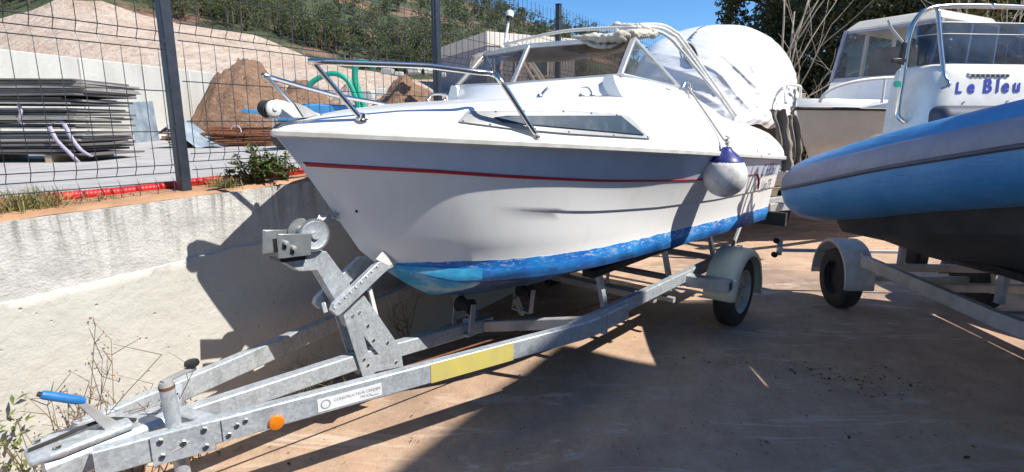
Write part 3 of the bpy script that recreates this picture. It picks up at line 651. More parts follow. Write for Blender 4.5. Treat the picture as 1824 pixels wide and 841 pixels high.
KS = [1.38, 1.453, 1.58, 1.716, 2.03, 2.69, 4.83]; KZ = [0.9, 0.833, 0.735, 0.646, 0.571, 0.517, 0.52]
def bottom(t, g):                             # g 0 paint line .. 1 keel
    t2 = t ** 1.5; sa = 1.38 + 3.45 * t2; qa = smooth(sa, AFS, AFQ); zk = interp(sa, KS, KZ)
    zc = 0.9 - min(0.115, (0.9 - zk) * 0.5); qc = qa * 0.975
    if g < 0.3: k = g / 0.3; return sa, qa + (qc - qa) * k, 0.9 + (zc - 0.9) * k
    k = (g - 0.3) / 0.7; return sa, qc * (1 - k), zc + (zk - zc) * (k ** (0.75 if t < 0.4 else 0.95))
ROOT = B(2.9, 0, 0.52)
tb = thing('cabin_boat', ROOT, 'white cabin motorboat with red stripe and worn blue bottom on a galvanised trailer', 'boat')
T_ = [i / 60 for i in range(61)]
fs_ = [1.0, 0.94, 0.86, 0.78, 0.68, 0.60, 0.52, 0.45, 0.435, 0.36, 0.28, 0.2, 0.1, 0.0]
def knk(t, f):                                # spray knuckle: topsides step out below it
    d = 0.0
    fk = interp(t, [0, .3, .35, .47, .62, .78, 1], [.5, .47, .45, .396, .356, .356, .416])
    w = max(0, min(1, (t - 0.3) * 8))
    if f < fk: d = -0.010 * w
    return d
m = MB()
for sgn in (1, -1):
    rows = []; mis = []
    for t in T_:
        fk = interp(t, [0, .3, .35, .47, .62, .78, 1], [.5, .47, .45, .396, .356, .356, .416])
        fl = [1.0, 0.95, 0.88, 0.8, 0.72, 0.64, 0.56, fk + 0.03, fk, fk - 0.012, fk * 0.75, fk * 0.5, fk * 0.25, 0.0]
        r_ = []
        for f in fl:
            s, q, z = hull(t, f); r_.append(B(s, sgn * (q + knk(t, f)) if t > 0 else 0, z))
        for g in (0.15, 0.3, 0.36, 0.5, 0.65, 0.8, 0.9, 1.0):
            s, q, z = bottom(t, g); r_.append(B(s, sgn * q, z))
        rows.append(r_)
    m.grid(rows, 0, flip=sgn < 0)
    last = rows[-1]; m.add(last + [B(4.83, 0, 1.3)], [tuple(range(len(last) + 1))] if sgn > 0 else [tuple(range(len(last), -1, -1))])
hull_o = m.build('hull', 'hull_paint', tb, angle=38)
# painted sheer band above the stripe, the stripe itself
ST_T = [0.0, .048, .16, .241, .348, .486, .619, .739, .895, 1.0]; ST_F = [.80, .799, .785, .772, .738, .698, .678, .668, .70, .69]
for sgn in (1, -1):
    m = MB(); rows = []
    for i in range(64):
        t = 0.012 + i / 63 * 0.988; f0 = interp(t, ST_T, ST_F); rows.append([(lambda a: B(a[0], sgn * (a[1] + 0.0025), a[2]))(hull(t, f0 + (0.995 - f0) * k / 5)) for k in range(6)])
    m.grid(rows); m.build('sheer_band', 'sheer_band', hull_o, angle=180)
    m = MB(); rows = []
    for i in range(80):
        t = 0.03 + i / 79 * 0.875; f0 = interp(t, ST_T, ST_F); w_ = 0.010 + 0.006 * (1 - t)
        rows.append([(lambda a: B(a[0], sgn * (a[1] + dq), a[2]))(hull(t, f0 + df)) for df, dq in ((-w_, 0.001), (-w_, 0.005), (w_, 0.005), (w_, 0.001))])
    m.grid(rows); m.build('stripe', 'red_stripe', hull_o, angle=180)
    m = MB(); P = []
    for k in range(9):                       # the stripe turns down before the stern
        t = 0.905 + 0.022 * math.sin(k / 8 * 1.5); f = 0.70 - 0.28 * (k / 8) ** 1.6; s, q, z = hull(t, f); P.append(B(s, sgn * (q + 0.004), z))
    m.tube(P, 0.006, 6); m.build('stripe', 'red_stripe', hull_o)
m = MB(); rows = []
for i in range(15):
    sa = 1.415 + .36 * i / 14; t = ((sa - 1.38) / 3.45) ** (1 / 1.5); rows.append([(lambda a: B(a[0], a[1] + .0035, a[2] - .0015))(bottom(t, .10 + .86 * k / 11)) for k in range(12)])
m.grid(rows); m.build('paint_patch', 'paint_patch', hull_o, angle=180)
# registration lettering on the port quarter
def hull_text(body, s0, z0, size, mat, squeeze=0.62):
    vs, fs = text2d(body, size); m = MB()
    m.add([B(s0 + v.x * squeeze, hull_t(s0 + v.x * squeeze, z0 + v.y) + 0.006, z0 + v.y) for v in vs], fs); m.build('lettering', mat, hull_o, flatshade=True, fixn=False)
hull_text('C 68061', 4.40, 1.19, 0.15, 'letter_navy', 0.66)
hull_text('Lisa 75', 4.50, 1.075, 0.115, 'letter_navy', 0.66)
# drain hole in the bow
s, q, z = B.loc(B.px(632, 376, q=0.075)); m = MB(); m.lathe(B(s, hull_t(s, z) + 0.002, z), B.r - B.a * 0.5, [(0.0, 0), (0.007, 0), (0.007, 0.003), (0, 0.003)], 10); m.build('drain', 'black_rubber', hull_o)
# rubbing rail along the gunwale
m = MB(); P = []
for sgn in (1, -1):
    pass
pp = [B(*(lambda s: (s, gunq(s) + 0.008, gunz(s) + 0.006))(0.9 + 3.94 * (i / 70) ** 1.6)) for i in range(70, -1, -1)] + [B(*(lambda s: (s, -gunq(s) - 0.008, gunz(s) + 0.006))(0.9 + 3.94 * (i / 70) ** 1.6)) for i in range(1, 71)]
rows = []
for i, p in enumerate(pp):
    t = (pp[min(i+1, 140)] - pp[max(i-1, 0)]); t.z = 0; t.normalize(); nn = Vector((t.y, -t.x, 0))
    if nn.dot(p - B(3.2, 0, p.z)) < 0: nn = -nn
    rows.append([p + nn * a + Vector((0, 0, b)) for a, b in ((-0.05, -0.012), (0.004, -0.018), (0.014, -0.010), (0.014, 0.008), (0.006, 0.018), (-0.03, 0.02))])
m.grid(rows); m.build('rub_rail', 'rub_rail', tb, angle=35)
# deck and cabin trunk
ZC_S = [0.9, 0.95, 1.02, 1.1, 1.37, 1.65, 1.92, 2.2, 2.62]; ZC_Z = [1.575, 1.607, 1.625, 1.64, 1.682, 1.71, 1.735, 1.752, 1.77]
SEC = [(1.0, 0.02), (0.992, 0.13), (0.975, 0.26), (0.952, 0.42), (0.925, 0.58), (0.892, 0.74), (0.85, 0.87), (0.79, 0.945), (0.70, 0.972), (0.5, 0.988), (0.25, 0.997), (0.0, 1.0)]
SEC0 = [(1.0, 0.02), (0.985, 0.2), (0.955, 0.38), (0.91, 0.53), (0.85, 0.65), (0.78, 0.75), (0.69, 0.83), (0.58, 0.89), (0.46, 0.935), (0.32, 0.965), (0.16, 0.99), (0.0, 1.0)]
def deck(s, k):
    b = max(0, min(1, (s - 1.15) / 0.75)); b = b * b * (3 - 2 * b)
    qf = SEC0[k][0] * (1 - b) + SEC[k][0] * b; zf = SEC0[k][1] * (1 - b) + SEC[k][1] * b
    zg = gunz(s) + 0.014; return gunq(s) * qf, zg + (smooth(s, ZC_S, ZC_Z) - zg) * zf
def deck_z(s, q):
    P = [deck(s, k) for k in range(12)]; return interp(abs(q), [p[0] for p in P][::-1], [p[1] for p in P][::-1])
def deck_q(s, z):
    P = [deck(s, k) for k in range(12)]; return interp(z, [p[1] for p in P], [p[0] for p in P])
m = MB(); rows = []
for i in range(56):
    s = 0.9 + 1.74 * (i / 55) ** 1.35; half = [deck(s, k) for k in range(12)]
    rows.append([B(s, q, z) for q, z in half] + [B(s, -q, z) for q, z in half[-2::-1]])
m.grid(rows); deck_o = m.build('foredeck', 'gelcoat', tb, angle=60)
# windscreen coaming (front) and side coamings
cb = [(2.28, 0, 1.757), (2.33, 0.22, 1.757), (2.44, 0.45, 1.759), (2.565, 0.655, 1.765)]; ct = [(2.46, 0, 1.852), (2.48, 0.22, 1.856), (2.545, 0.45, 1.866), (2.625, 0.675, 1.877)]
m = MB(); full = lambda L: [(s, -q, z) for s, q, z in L[:0:-1]] + L
bt = [B(*p) for p in full(cb)]; tp = [B(*p) for p in full(ct)]; bk = [B(p[0] + 0.10, p[1] * 0.97, p[2] - 0.004) for p in full(ct)]
m.grid([bt, tp, bk]); m.build('windscreen_coaming', 'gelcoat', tb, angle=25)
CT_S = [2.60, 2.9, 3.234, 3.6, 3.9, 4.25, 4.6, 4.86]; CT_Q = [0.672, 0.73, 0.78, 0.805, 0.82, 0.835, 0.845, 0.85]; CT_Z = [1.878, 1.86, 1.822, 1.735, 1.655, 1.615, 1.575, 1.535]
for sgn in (1, -1):
    m = MB(); rows = []
    for i in range(41):
        s = 2.56 + 2.29 * i / 40; qt = smooth(s, CT_S, CT_Q); zt = smooth(s, CT_S, CT_Z); qg = gunq(s) - 0.002; zg = gunz(s) + 0.016
        prof = [(qg, zg), (qg - 0.006, zg + 0.035)]
        for k in (0.1, 0.2, 0.3, 0.4, 0.5, 0.6, 0.7, 0.8, 0.88, 0.95):
            zk = zg + 0.035 + (zt - zg - 0.035) * k; qc = qg - 0.006 + (qt - qg) * k ** 1.5
            qd = deck_q(min(s, 2.64), min(zk, 1.74)); qd = qd if zk < 1.70 else qd + (qt - qd) * min(1, (zk - 1.70) / 0.15)
            w = max(0, min(1, (s - 2.56) / 0.45)); w = w * w * (3 - 2 * w); prof.append((qd + (qc - qd) * w, zk))
        prof += [(qt - 0.004, zt - 0.004), (qt - 0.02, zt), (qt - 0.055, zt - 0.001), (qt - 0.07, zt - 0.02), (qt - 0.08, 1.12)]
        rows.append([B(s, sgn * (a + 0.004), b) for a, b in prof])
    m.grid(rows); m.add(rows[-1], [tuple(range(len(rows[-1])))]); m.add(rows[0], [tuple(range(len(rows[0])))])
    co = m.build('side_coaming', 'gelcoat', tb, angle=35)
    m = MB(); s0 = 4.50; P = []
    # emblem and maker's lettering near the stern
    vs, fs = text2d('ANTARES', 0.035); zz = 1.47
    if sgn > 0:
        m = MB(); m.add([B(4.60 + v.x * 0.8, interp(4.6 + v.x, [4.5, 4.85], [0.934, 0.944]) - 0.35 * (v.y) + 0.004, 1.425 + v.y) for v in vs], fs); m.build('lettering', 'print_grey', co, flatshade=True, fixn=False)
        m = MB(); m.prism([B(4.55, 0.955, 1.43), B(4.575, 0.955, 1.43), B(4.575, 0.925, 1.50), B(4.55, 0.925, 1.50)], B.r * 0.006); m.build('emblem', 'print_grey', co)
m = MB(); m.prism([B(2.75, -0.78, 1.11), B(4.82, -0.80, 1.11), B(4.82, 0.80, 1.11), B(2.75, 0.78, 1.11)], (0, 0, 0.02)); m.build('cockpit_floor', 'gelcoat', tb)
m = MB(); m.prism([B(4.76, -0.84, 1.11), B(4.84, -0.84, 1.11), B(4.84, 0.84, 1.11), B(4.76, 0.84, 1.11)], (0, 0, 0.33)); m.build('transom_cap', 'gelcoat', tb, bevel=0.015)
m = MB(); m.prism([B(2.62, -.2, 1.825), B(2.76, -.60, 1.825), B(2.95, -.68, 1.825), B(2.95, .68, 1.825), B(2.76, .60, 1.825), B(2.62, .2, 1.825)], (0, 0, 0.03)); m.build('dashboard', 'dark_interior', tb, bevel=0.01)
m = MB(); m.prism([B(2.93, -0.72, 1.12), B(2.99, -0.72, 1.12), B(2.99, 0.72, 1.12), B(2.93, 0.72, 1.12)], (0, 0, 0.70)); m.build('cabin_bulkhead', 'gelcoat', tb)
for q in (-0.38, 0.38):
    m = MB(); m.prism([B(3.45, q - .2, 1.131), B(3.85, q - .2, 1.131), B(3.85, q + .2, 1.131), B(3.45, q + .2, 1.131)], (0, 0, 0.3)); st = m.build('seat', 'white_plastic', tb, bevel=0.02)
    m = MB(); m.prism([B(3.80, q - .2, 1.44), B(3.86, q - .2, 1.44), B(3.86, q + .2, 1.44), B(3.80, q + .2, 1.44)], (0, 0, 0.25)); m.build('seat_back', 'white_plastic', st, bevel=0.02)
# cabin side windows: grey frame plate following the trunk, dark pane, screws
for sgn in (1, -1):
    ol = [(815, 217), (832, 198), (1000, 196), (1085, 201), (1118, 206), (1156, 247), (1010, 238), (900, 228)]
    il = [(876, 209), (900, 206), (1100, 206), (1142, 240), (1000, 227), (890, 217)]
    def onside(u, v, off):
        q = 0.6
        for _ in range(12):
            s, q_, z = B.loc(B.px(u, v, q=q)); q = deck_q(min(max(s, 1), 2.6), z) if s < 2.6 else smooth(s, [2.6, 2.75], [deck_q(2.6, z), 0.862 - (z - 1.5) * 0.55])
        return B(s, sgn * (q + off), z)
    def ring(pts, n):
        P = []
        for i in range(len(pts)):
            (a, b), (c, d) = pts[i], pts[(i+1) % len(pts)]
            for k in range(n): P.append((a + (c - a) * k / n, b + (d - b) * k / n))
        return P
    OL = ring(ol, 10); cxy = (985, 218)
    m = MB(); rows = [[onside(cxy[0] + (u - cxy[0]) * f, cxy[1] + (v - cxy[1]) * f, o_) for u, v in OL] for f, o_ in ((0.02, 0.012), (0.2, .012), (0.35, 0.012), (.5, .012), (0.7, 0.012), (.85, .012), (0.98, 0.012), (1.0, 0.009), (1.0, -0.006))]
    m.grid(rows, wrap=True); fr_ = m.build('window_frame', 'frame_grey', deck_o, angle=60)
    IL = ring(il, 10); m = MB(); rows = [[onside(1010 + (u - 1010) * f, 218 + (v - 218) * f, 0.020) for u, v in IL] for f in (0.02, .15, .3, 0.45, .6, 0.75, .9, 1.0)]
    rows.append([onside(u, v, 0.004) for u, v in IL]); m.grid(rows, wrap=True); m.build('window_pane', 'window_dark', fr_, angle=60)
    for u, v in ((822, 216), (834, 202), (880, 199), (930, 198), (1000, 199), (1050, 202), (1095, 205), (1150, 244), (1090, 241), (1010, 235), (950, 230), (870, 222)):
        p = onside(u, v, 0.012); m = MB(); m.lathe(p, B.r * sgn + Vector((0, 0, .3)), [(0.0, 0), (0.006, 0), (0.004, 0.003), (0, 0.003)], 8); m.build('screw', 'steel', fr_)
# bow rails: one each side
def deckpix(u, v):
    d = ray(u, v); t = 1.5
    while t < 6:
        p = CAM + d * t; s_, q_, z_ = B.loc(p)
        if 0.9 < s_ < 2.64 and abs(q_) < gunq(s_) and z_ <= deck_z(s_, q_): return p
        t += 0.002
    return p
F1 = B.loc(deckpix(645, 213)); F2 = B.loc(deckpix(956, 241))
for sgn in (1, -1):
    L = lambda s, q, z: B(s, sgn * q, z)
    c0 = B.loc(B.px(870, 131, q=0.585)); c1 = B.loc(B.px(897, 152, q=0.66))
    tip = (0.965, 0.205, 1.852)
    if sgn > 0: rail = [L(*tip), L(1.2, 0.325, 1.853), L(1.4, 0.44, 1.852), L(c0[0] - .06, c0[1] - .02, c0[2] + .004), L(c0[0] + .02, c0[1] + .01, c0[2] - .003), L(*c1), L(F2[0], F2[1], F2[2] - 0.005)]
    else: e_ = B.loc(B.px(700, 192, q=-.52)); rail = [B(0.968, -.2, 1.82), B.px(540, 155, q=-.32), B.px(600, 171, q=-.41), B(e_[0] - .1, e_[1], e_[2] + .025), B(e_[0] - .03, e_[1], e_[2] + .005), B(*e_), B(e_[0] + .05, e_[1] - .03, deck_z(e_[0] + .05, e_[1] - .03) - .003)]
    m = MB(); m.tube(spline(rail[:3], 3)[:-1] + spline(rail[2:], 6), 0.0125, 12); ro = m.build('bow_rail', 'steel', tb, angle=180)
    tz = 1.845 if sgn > 0 else 1.815
    m = MB(); m.tube([L(0.99, 0.21, tz), L(F1[0], F1[1], F1[2] - 0.003)], 0.0115, 10); m.build('strut', 'steel', ro)
    for s, q in ((F1[0], F1[1]), (F2[0], F2[1])):
        if sgn < 0 and s > 1.5: continue
        m = MB(); z = deck_z(s, q); m.lathe(L(s, q, z - 0.004), Vector((0, 0, 1)) + B.r * sgn * (0.25 if s < 1.5 else 1.2), [(0.0, 0), (0.030, 0), (0.030, 0.008), (0.018, 0.012), (0.016, 0.03), (0, 0.03)] if s < 1.5 else [(0, 0), (0.02, 0), (0.018, 0.006), (0, 0.006)], 16); m.build('foot', 'steel', ro)
    # low grab rail on the trunk
    z = lambda s, q: deck_z(s, q)
    g0, g1 = (2.16, 0.46), (2.46, 0.60)
    m = MB(); m.tube(spline([L(g0[0], g0[1], z(*g0)), L(2.20, .475, z(2.2, .475) + 0.04), L(2.24, .49, z(2.24, .49) + 0.05), L(2.38, .56, z(2.38, .56) + 0.05), L(2.44, .585, z(2.44, .585) + 0.042), L(g1[0], g1[1], z(*g1))], 5), 0.009, 8); gr = m.build('grab_rail', 'steel', tb, angle=180)
    for s, q in (g0, g1, (2.40, .568)):
        m = MB(); m.lathe(L(s, q, z(s, q)), (0, 0, 1), [(0, 0), (0.018, 0), (0.018, 0.006), (0.01, 0.018), (0, 0.018)], 12); m.build('foot', 'steel', gr)
# anchor roller on the stem head
for q in (-0.035, 0.035):
    m = MB(); P = [(0.86, 1.645), (0.875, 1.69), (0.905, 1.705), (0.94, 1.70), (1.10, 1.648), (1.10, 1.632), (0.92, 1.628), (0.88, 1.625)]
    m.prism([B(s, q - 0.004, z) for s, z in P], B.r * 0.008); rp = m.build('roller_cheek', 'white_plastic', tb, bevel=0.002)
m = MB(); m.lathe(B(0.885, -0.028, 1.668), B.r, [(0.012, 0), (0.036, 0.0), (0.03, 0.02), (0.025, 0.028), (0.03, 0.036), (0.036, 0.056), (0.012, 0.056)], 20); m.build('bow_roller', 'black_rubber', tb)
m = MB(); m.lathe(B(0.885, 0.041, 1.668), B.r, [(0, 0), (0.033, 0), (0.033, 0.012), (0.026, 0.016), (0.010, 0.016), (0.010, 0.022), (0, 0.022)], 20); m.build('roller_disc', 'white_plastic', tb)
m = MB(); m.bar(B(0.93, 0, 1.632), B(1.12, 0, 1.648), 0.06, 0.008); m.build('roller_plate', 'steel', tb)
m = MB(); m.prism([B(0.98, 0.042, 1.695), B(1.03, 0.042, 1.68), B(1.09, 0.042, 1.645), B(1.02, 0.042, 1.632)], B.r * 0.003); m.build('roller_pad', 'grey_paint', tb)
# windscreen
WB = [(2.625, -0.675, 1.877), (2.465, 0, 1.853), (2.625, 0.675, 1.877)]; WT = [(2.865, -0.62, 2.112), (2.625, 0, 2.095), (2.865, 0.62, 2.112)]
ws = MB()
frm = []
def wbar(a, b, w_=0.028, h_=0.02, name='screen_bar', up=(0, 0, 1)): 
    k = MB(); k.bar(B(*a), B(*b), w_, h_, up); return k.build(name, 'aluminium', tb, bevel=0.004)
off = lambda p, d: (p[0], p[1], p[2] + d)
for i in range(3): wbar(WB[i], WT[i], 0.034 if i != 1 else 0.03, 0.024)
for i in range(2):
    wbar(off(WT[i], .002), off(WT[i+1], .002), 0.024, 0.03); wbar(off(WB[i], 0.004), off(WB[i+1], 0.004), 0.02, 0.014)
    m = MB(); a, b, c, d = WB[i], WB[i+1], WT[i+1], WT[i]; m.prism([B(*a), B(*b), B(*c), B(*d)], B.a * 0.004); m.build('screen_pane', 'glass_smoke', tb)
for sgn in (1, -1):
    A, Bt, E_ = (2.625, sgn * .675, 1.877), (2.865, sgn * .62, 2.112), (3.25, sgn * .765, 1.826)
    m = MB(); m.prism([B(*A), B(*Bt), B(*E_)], B.r * -sgn * 0.004); m.build('screen_pane', 'glass_clear', tb)
    wbar(Bt, E_, 0.018, 0.022); wbar(off(A, 0.006), off(E_, 0.006), 0.016, 0.02)
# folded canopy: crumpled canvas over the screen, inner sag, frame tubes
def cloth_roll(path, rs, seed, name, mat='canvas', flat=0.6, n=26, amp=0.42):
    P = spline(path, 14); m = MB(); N = len(P)
    rr = [smooth(i / (N - 1) * (len(rs) - 1), list(range(len(rs))), rs) for i in range(N)]
    m.tube(P, rr, n, flat=flat)
    out = []
    for i, v in enumerate(m.v):
        c = P[min(i // n, N - 1)]; d = v - c; k = 1 + amp * noise.noise(v * 13 + Vector((seed, 0, 0))) + amp * 0.9 * (abs(noise.noise(v * 24 + Vector((0, seed, 0)))) * 2 - .6)
        out.append(c + d * k)
    m.v = out; return m.build(name, mat, tb, angle=180)
cloth_roll([B.px(1018, 66, q=0.28), B.px(1045, 66, q=.38), B.px(1075, 68, q=.47), B.px(1105, 66, q=.56), B.px(1135, 62, q=.60), B.px(1168, 62, q=.58)], [0.012, 0.028, 0.05, 0.06, 0.05, 0.03], 3, 'folded_canopy')
cloth_roll([B.px(1075, 52, q=.2), B.px(1095, 48, q=.35), B.px(1120, 47, q=.48), B.px(1150, 50, q=.58), B.px(1165, 55, q=.62)], [0.015, 0.03, 0.034, 0.03, 0.015], 8, 'folded_canopy')
cloth_roll([B.px(1035, 72, q=.34), B.px(1060, 82, q=.43), B.px(1085, 84, q=.50), B.px(1110, 78, q=.56)], [0.012, 0.024, 0.03, 0.016], 5, 'folded_canopy', flat=0.6)
cloth_roll([B.px(832, 140, q=-.72), B.px(842, 112, q=-.70), B.px(868, 98, q=-.68), B.px(895, 93, q=-.62)], [0.02, 0.05, 0.05, 0.025], 12, 'folded_canopy', 'tarp_grey')
m = MB(); rows = []
for i in range(15):
    q = -0.56 + 1.12 * i / 14; rows.append([B(2.74 + 0.34 * k / 8 + 0.13 * (abs(q) / .56), q, 2.10 - (0.02 + 0.05 * math.sin(i / 14 * math.pi)) * math.sin(k / 8 * math.pi) + 0.012 * noise.noise((q * 8, k * .7, 3))) for k in range(9)])
m.grid(rows); m.build('canopy_sag', 'canvas', tb, angle=180, solid=0.003)
for sgn in (1, -1):
    L = lambda s, q, z: B(s, sgn * q, z)
    for k, (dz, ds) in enumerate(((0, 0), (-0.025, -0.05), (0.02, 0.03))):
        m = MB(); m.tube(spline([L(3.02 + ds, .55, 2.20 + dz), L(3.2 + ds, .61, 2.215 + dz), L(3.32 + ds, .65, 2.185 + dz), L(3.45 + ds, .68, 2.115 + dz), L(4.19 + ds - (0.25 if k == 1 else 0), .79, 1.65 + (0.16 if k == 1 else 0) + dz)], 6), 0.011, 8); m.build('canopy_tube', 'white_paint', tb, angle=180)
    m = MB(); m.lathe(L(4.19, .79, 1.61), (0, 0, 1), [(0, 0), (0.025, 0), (0.02, 0.03), (0.014, 0.05), (0, 0.05)], 12); m.build('tube_socket', 'white_plastic', tb)
    m = MB(); m.tube(spline([L(3.02, -0.55, 2.20), L(3.02, 0, 2.235), L(3.02, 0.55, 2.20)], 8), 0.011, 8)
    if sgn > 0: m.build('canopy_bow', 'white_paint', tb, angle=180)
# vent/horn on the trunk side, latch, antenna light
p = B.px(1185, 170, q=0.765); s, q, z = B.loc(p)
m = MB(); m.prism([B(s - .02, q, z - .04), B(s + .03, q, z - .045), B(s + .035, q - .01, z + .04), B(s - .02, q - .01, z + .045)], B.r * 0.03); ho = m.build('step_latch', 'galv_old', tb, bevel=0.005)
m = MB(); m.prism([B(s - .004, q + .03, z - .012), B(s + .02, q + .03, z - .014), B(s + .02, q + .026, z + .02), B(s - .004, q + .026, z + .022)], B.r * 0.003); m.build('latch_slot', 'black_plastic', ho)
a, b = B.px(888, 142, q=-.62), B.px(906, 38, q=-.62)
m = MB(); m.tube([a, b], 0.010, 8); an = m.build('light_mast', 'white_paint', tb)
m = MB(); m.lathe(b, (b - a), [(0, 0), (0.022, 0), (0.022, 0.02), (0.027, 0.022), (0.027, 0.035), (0, 0.035)], 14); m.build('light_base', 'black_plastic', an)
m = MB(); m.lathe(b + (b - a).normalized() * 0.035, (b - a), [(0, 0), (0.030, 0), (0.030, 0.035), (0.024, 0.045), (0, 0.047)], 16); m.build('light_lens', 'white_plastic', an)
# cleat and hook on the port coaming
c = B(3.26, 0.80, 1.835)
m = MB(); m.tube(spline([c + B.a * -.06, c + B.a * -.02 + Vector((0, 0, .035)), c + B.a * .05 + Vector((0, 0, .03)), c + B.a * .07 + Vector((0, 0, -.01)), c + B.a * .0 + Vector((0, 0, -.02))], 6), 0.007, 8); m.build('deck_hook', 'steel', tb, angle=180)
m = MB(); c2 = B(4.38, 0.995, 1.37); m.bar(c2, c2 + B.a * 0.07, 0.02, 0.018); m.build('cleat', 'steel', tb, bevel=0.004)
# ================================================================== BOAT TRAILER
tt = thing('boat_trailer', B(2.2, 0, 0), 'galvanised single axle boat trailer carrying the white cabin boat', 'trailer')
NB = Frame(*B(0.10, 0.13, 0)[:2], 41 + math.degrees(math.atan(0.585 / 2.2)))
ZB = 0.45
def bpath(name, pts, w_, h_, mat='galvanised', parent=None, bevel=0.006):
    m = MB(); P = [B(*p) for p in pts]; rows = []
    for i, p in enumerate(P):
        t = (P[min(i+1, len(P)-1)] - P[max(i-1, 0)]).normalized(); x = t.cross(Vector((0, 0, 1))).normalized(); y = x.cross(t)
        rows.append([p + x * a * w_ / 2 + y * b * h_ / 2 for a, b in ((-1, -1), (1, -1), (1, 1), (-1, 1))])
    m.grid(rows, wrap=True); m.add(rows[0], [(3, 2, 1, 0)]); m.add(rows[-1], [(0, 1, 2, 3)])
    return m.build(name, mat, parent or tt, bevel=bevel, angle=30)
nb = None
for sgn in (1, -1):
    o = bpath('side_beam', [(0.10, sgn * .13, ZB), (2.24, sgn * .70, ZB), (2.34, sgn * .718, ZB), (2.72, sgn * .722, ZB)], 0.05, 0.10)
    if sgn > 0: nb = o
    bpath('rear_rail', [(2.2, sgn * .665, ZB + .004), (4.95, sgn * .665, ZB + .004)], 0.05, 0.085)
    m = MB(); m.box(B(2.43, sgn * .718, ZB), (0.09, 0.035, 0.118), Matrix((B.r, B.a, Vector((0, 0, 1)))).transposed()); m.build('clamp', 'galv_old', o, bevel=0.004)
    m = MB(); m.lathe(B(2.722, sgn * .722, ZB), B.a, [(0, 0), (0.024, 0), (0.024, .006), (0, .006)], 12); m.build('end_cap', 'rust', o)
    # wheel, mudguard, axle mount
    c = B(4.17, sgn * .90, .287); m = MB(); ax = B.r * sgn
    m.lathe(c - ax * .08, ax, [(0.165, 0), (0.235, 0.0), (0.268, 0.012), (0.284, 0.03), (0.287, 0.05), (0.284, 0.052), (0.284, 0.058), (0.287, 0.06), (0.287, 0.098), (0.284, 0.10), (0.284, 0.106), (0.287, 0.108), (0.284, 0.13), (0.268, 0.148), (0.235, 0.16), (0.20, 0.158), (0.168, 0.15), (0.165, 0.08)], 48)
    wo = m.build('wheel', 'tyre', tt, angle=30)
    m = MB(); m.lathe(c - ax * .07, ax, [(0.05, 0.05), (0.165, 0.05), (0.17, 0.13), (0.178, 0.145), (0.172, 0.148), (0.158, 0.135), (0.145, 0.105), (0.10, 0.125), (0.06, 0.125), (0.045, 0.115), (0.0, 0.115)], 36); ri = m.build('rim', 'rim', wo, angle=40)
    m = MB(); m.lathe(c + ax * .045, ax, [(0.03, 0), (0.03, 0.02), (0.022, 0.028), (0, 0.028)], 16); m.build('hub_cap', 'galv_old', ri)
    for k in range(4):
        a_ = k * math.pi / 2 + .4; p = c + ax * .052 + B.a * .062 * math.cos(a_) + Vector((0, 0, .062 * math.sin(a_))); m = MB(); m.lathe(p, ax, [(0, 0), (0.011, 0), (0.010, .014), (0, .014)], 6); m.build('wheel_nut', 'steel', ri)
    m = MB(); rows = []
    for i in range(33):
        a_ = R(180 - i * 6.1); ex = 0.012 * max(0, (i - 26)) * 0.5
        rows.append([c + ax * (q_) + B.a * -math.cos(math.pi - a_) * (rr + ex) + Vector((0, 0, math.sin(a_) * (rr + ex))) for q_, rr in ((-0.12, .318), (-0.12, .348), (-0.115, .352), (0.07, .352), (0.095, .346), (0.112, .330), (0.116, .312), (0.116, .296), (0.111, .296))])
    m.grid(rows); m.build('mudguard', 'fender_cream', tt, angle=40, solid=0.003)
    m = MB(); m.bar(B(3.74, sgn * .60, .425), B(3.80, sgn * .99, .42), 0.10, 0.085); mo = m.build('axle_mount', 'galv_old', tt, bevel=0.006)
    m = MB(); m.bar(B(3.80, sgn * .9915, .42), B(3.8003, sgn * .995, .42), 0.10, 0.085); m.build('mount_plate', 'galvanised', mo, bevel=0.001)
    m = MB(); m.bar(B(3.8, sgn * .996, .42), B(3.8001, sgn * .9985, .42), 0.058, 0.052); m.build('mount_hole', 'black_plastic', mo)
    m = MB(); m.box(B(3.86, sgn * 1.0, .43), (0.035, 0.02, 0.05), Matrix((B.r, B.a, Vector((0, 0, 1)))).transposed()); m.build('side_reflector', 'sticker', mo, bevel=0.003)
    m = MB(); m.bar(B(3.86, sgn * .62, .36), B(4.15, sgn * .80, .29), 0.05, 0.05); m.build('suspension_arm', 'galv_old', tt, bevel=0.005)
    # hull support bunk on posts
    m = MB(); m.bar(B(2.62, sgn * .50, .672), B(4.72, sgn * .50, .672), 0.09, 0.05); bo = m.build('bunk', 'black_rubber', tt, bevel=0.006)
    for s in (2.75, 3.7, 4.6):
        m = MB(); m.bar(B(s, sgn * .50, .646), B(s, sgn * .56, .40), 0.045, 0.03, up=B.r); m.build('bunk_post', 'galvanised', bo)
        m = MB(); m.bar(B(s, sgn * .52, .40), B(s, sgn * .665, .40), 0.05, 0.03); m.build('bunk_foot', 'galvanised', bo)
m = MB(); m.tube([B(4.17, -.82, .287), B(4.17, .82, .287)], 0.03, 12); m.build('axle', 'galv_old', tt)
for s in (3.25, 4.75): bpath('cross_member', [(s, -.665, .385), (s, .665, .385)], 0.05, 0.05, 'galv_old')
bpath('centre_pole', [(0.10, 0, .44), (1.28, 0, .405), (1.40, 0, .395), (2.24, 0, .335)], 0.06, 0.085)
bpath('cross_member', [(2.45, -.69, .452), (2.19, -.03, .335), (2.17, .03, .335), (2.42, .69, .452)], 0.045, 0.07, 'galv_old')
bpath('front_brace', [(0.47, -.225, .447), (0.40, -.03, .45)], 0.06, 0.08); bpath('front_brace', [(0.40, .03, .45), (0.47, .225, .447)], 0.06, 0.08)
bpath('light_board', [(4.99, -1.03, .775), (4.99, 1.03, .775)], 0.05, 0.12, 'black_plastic')
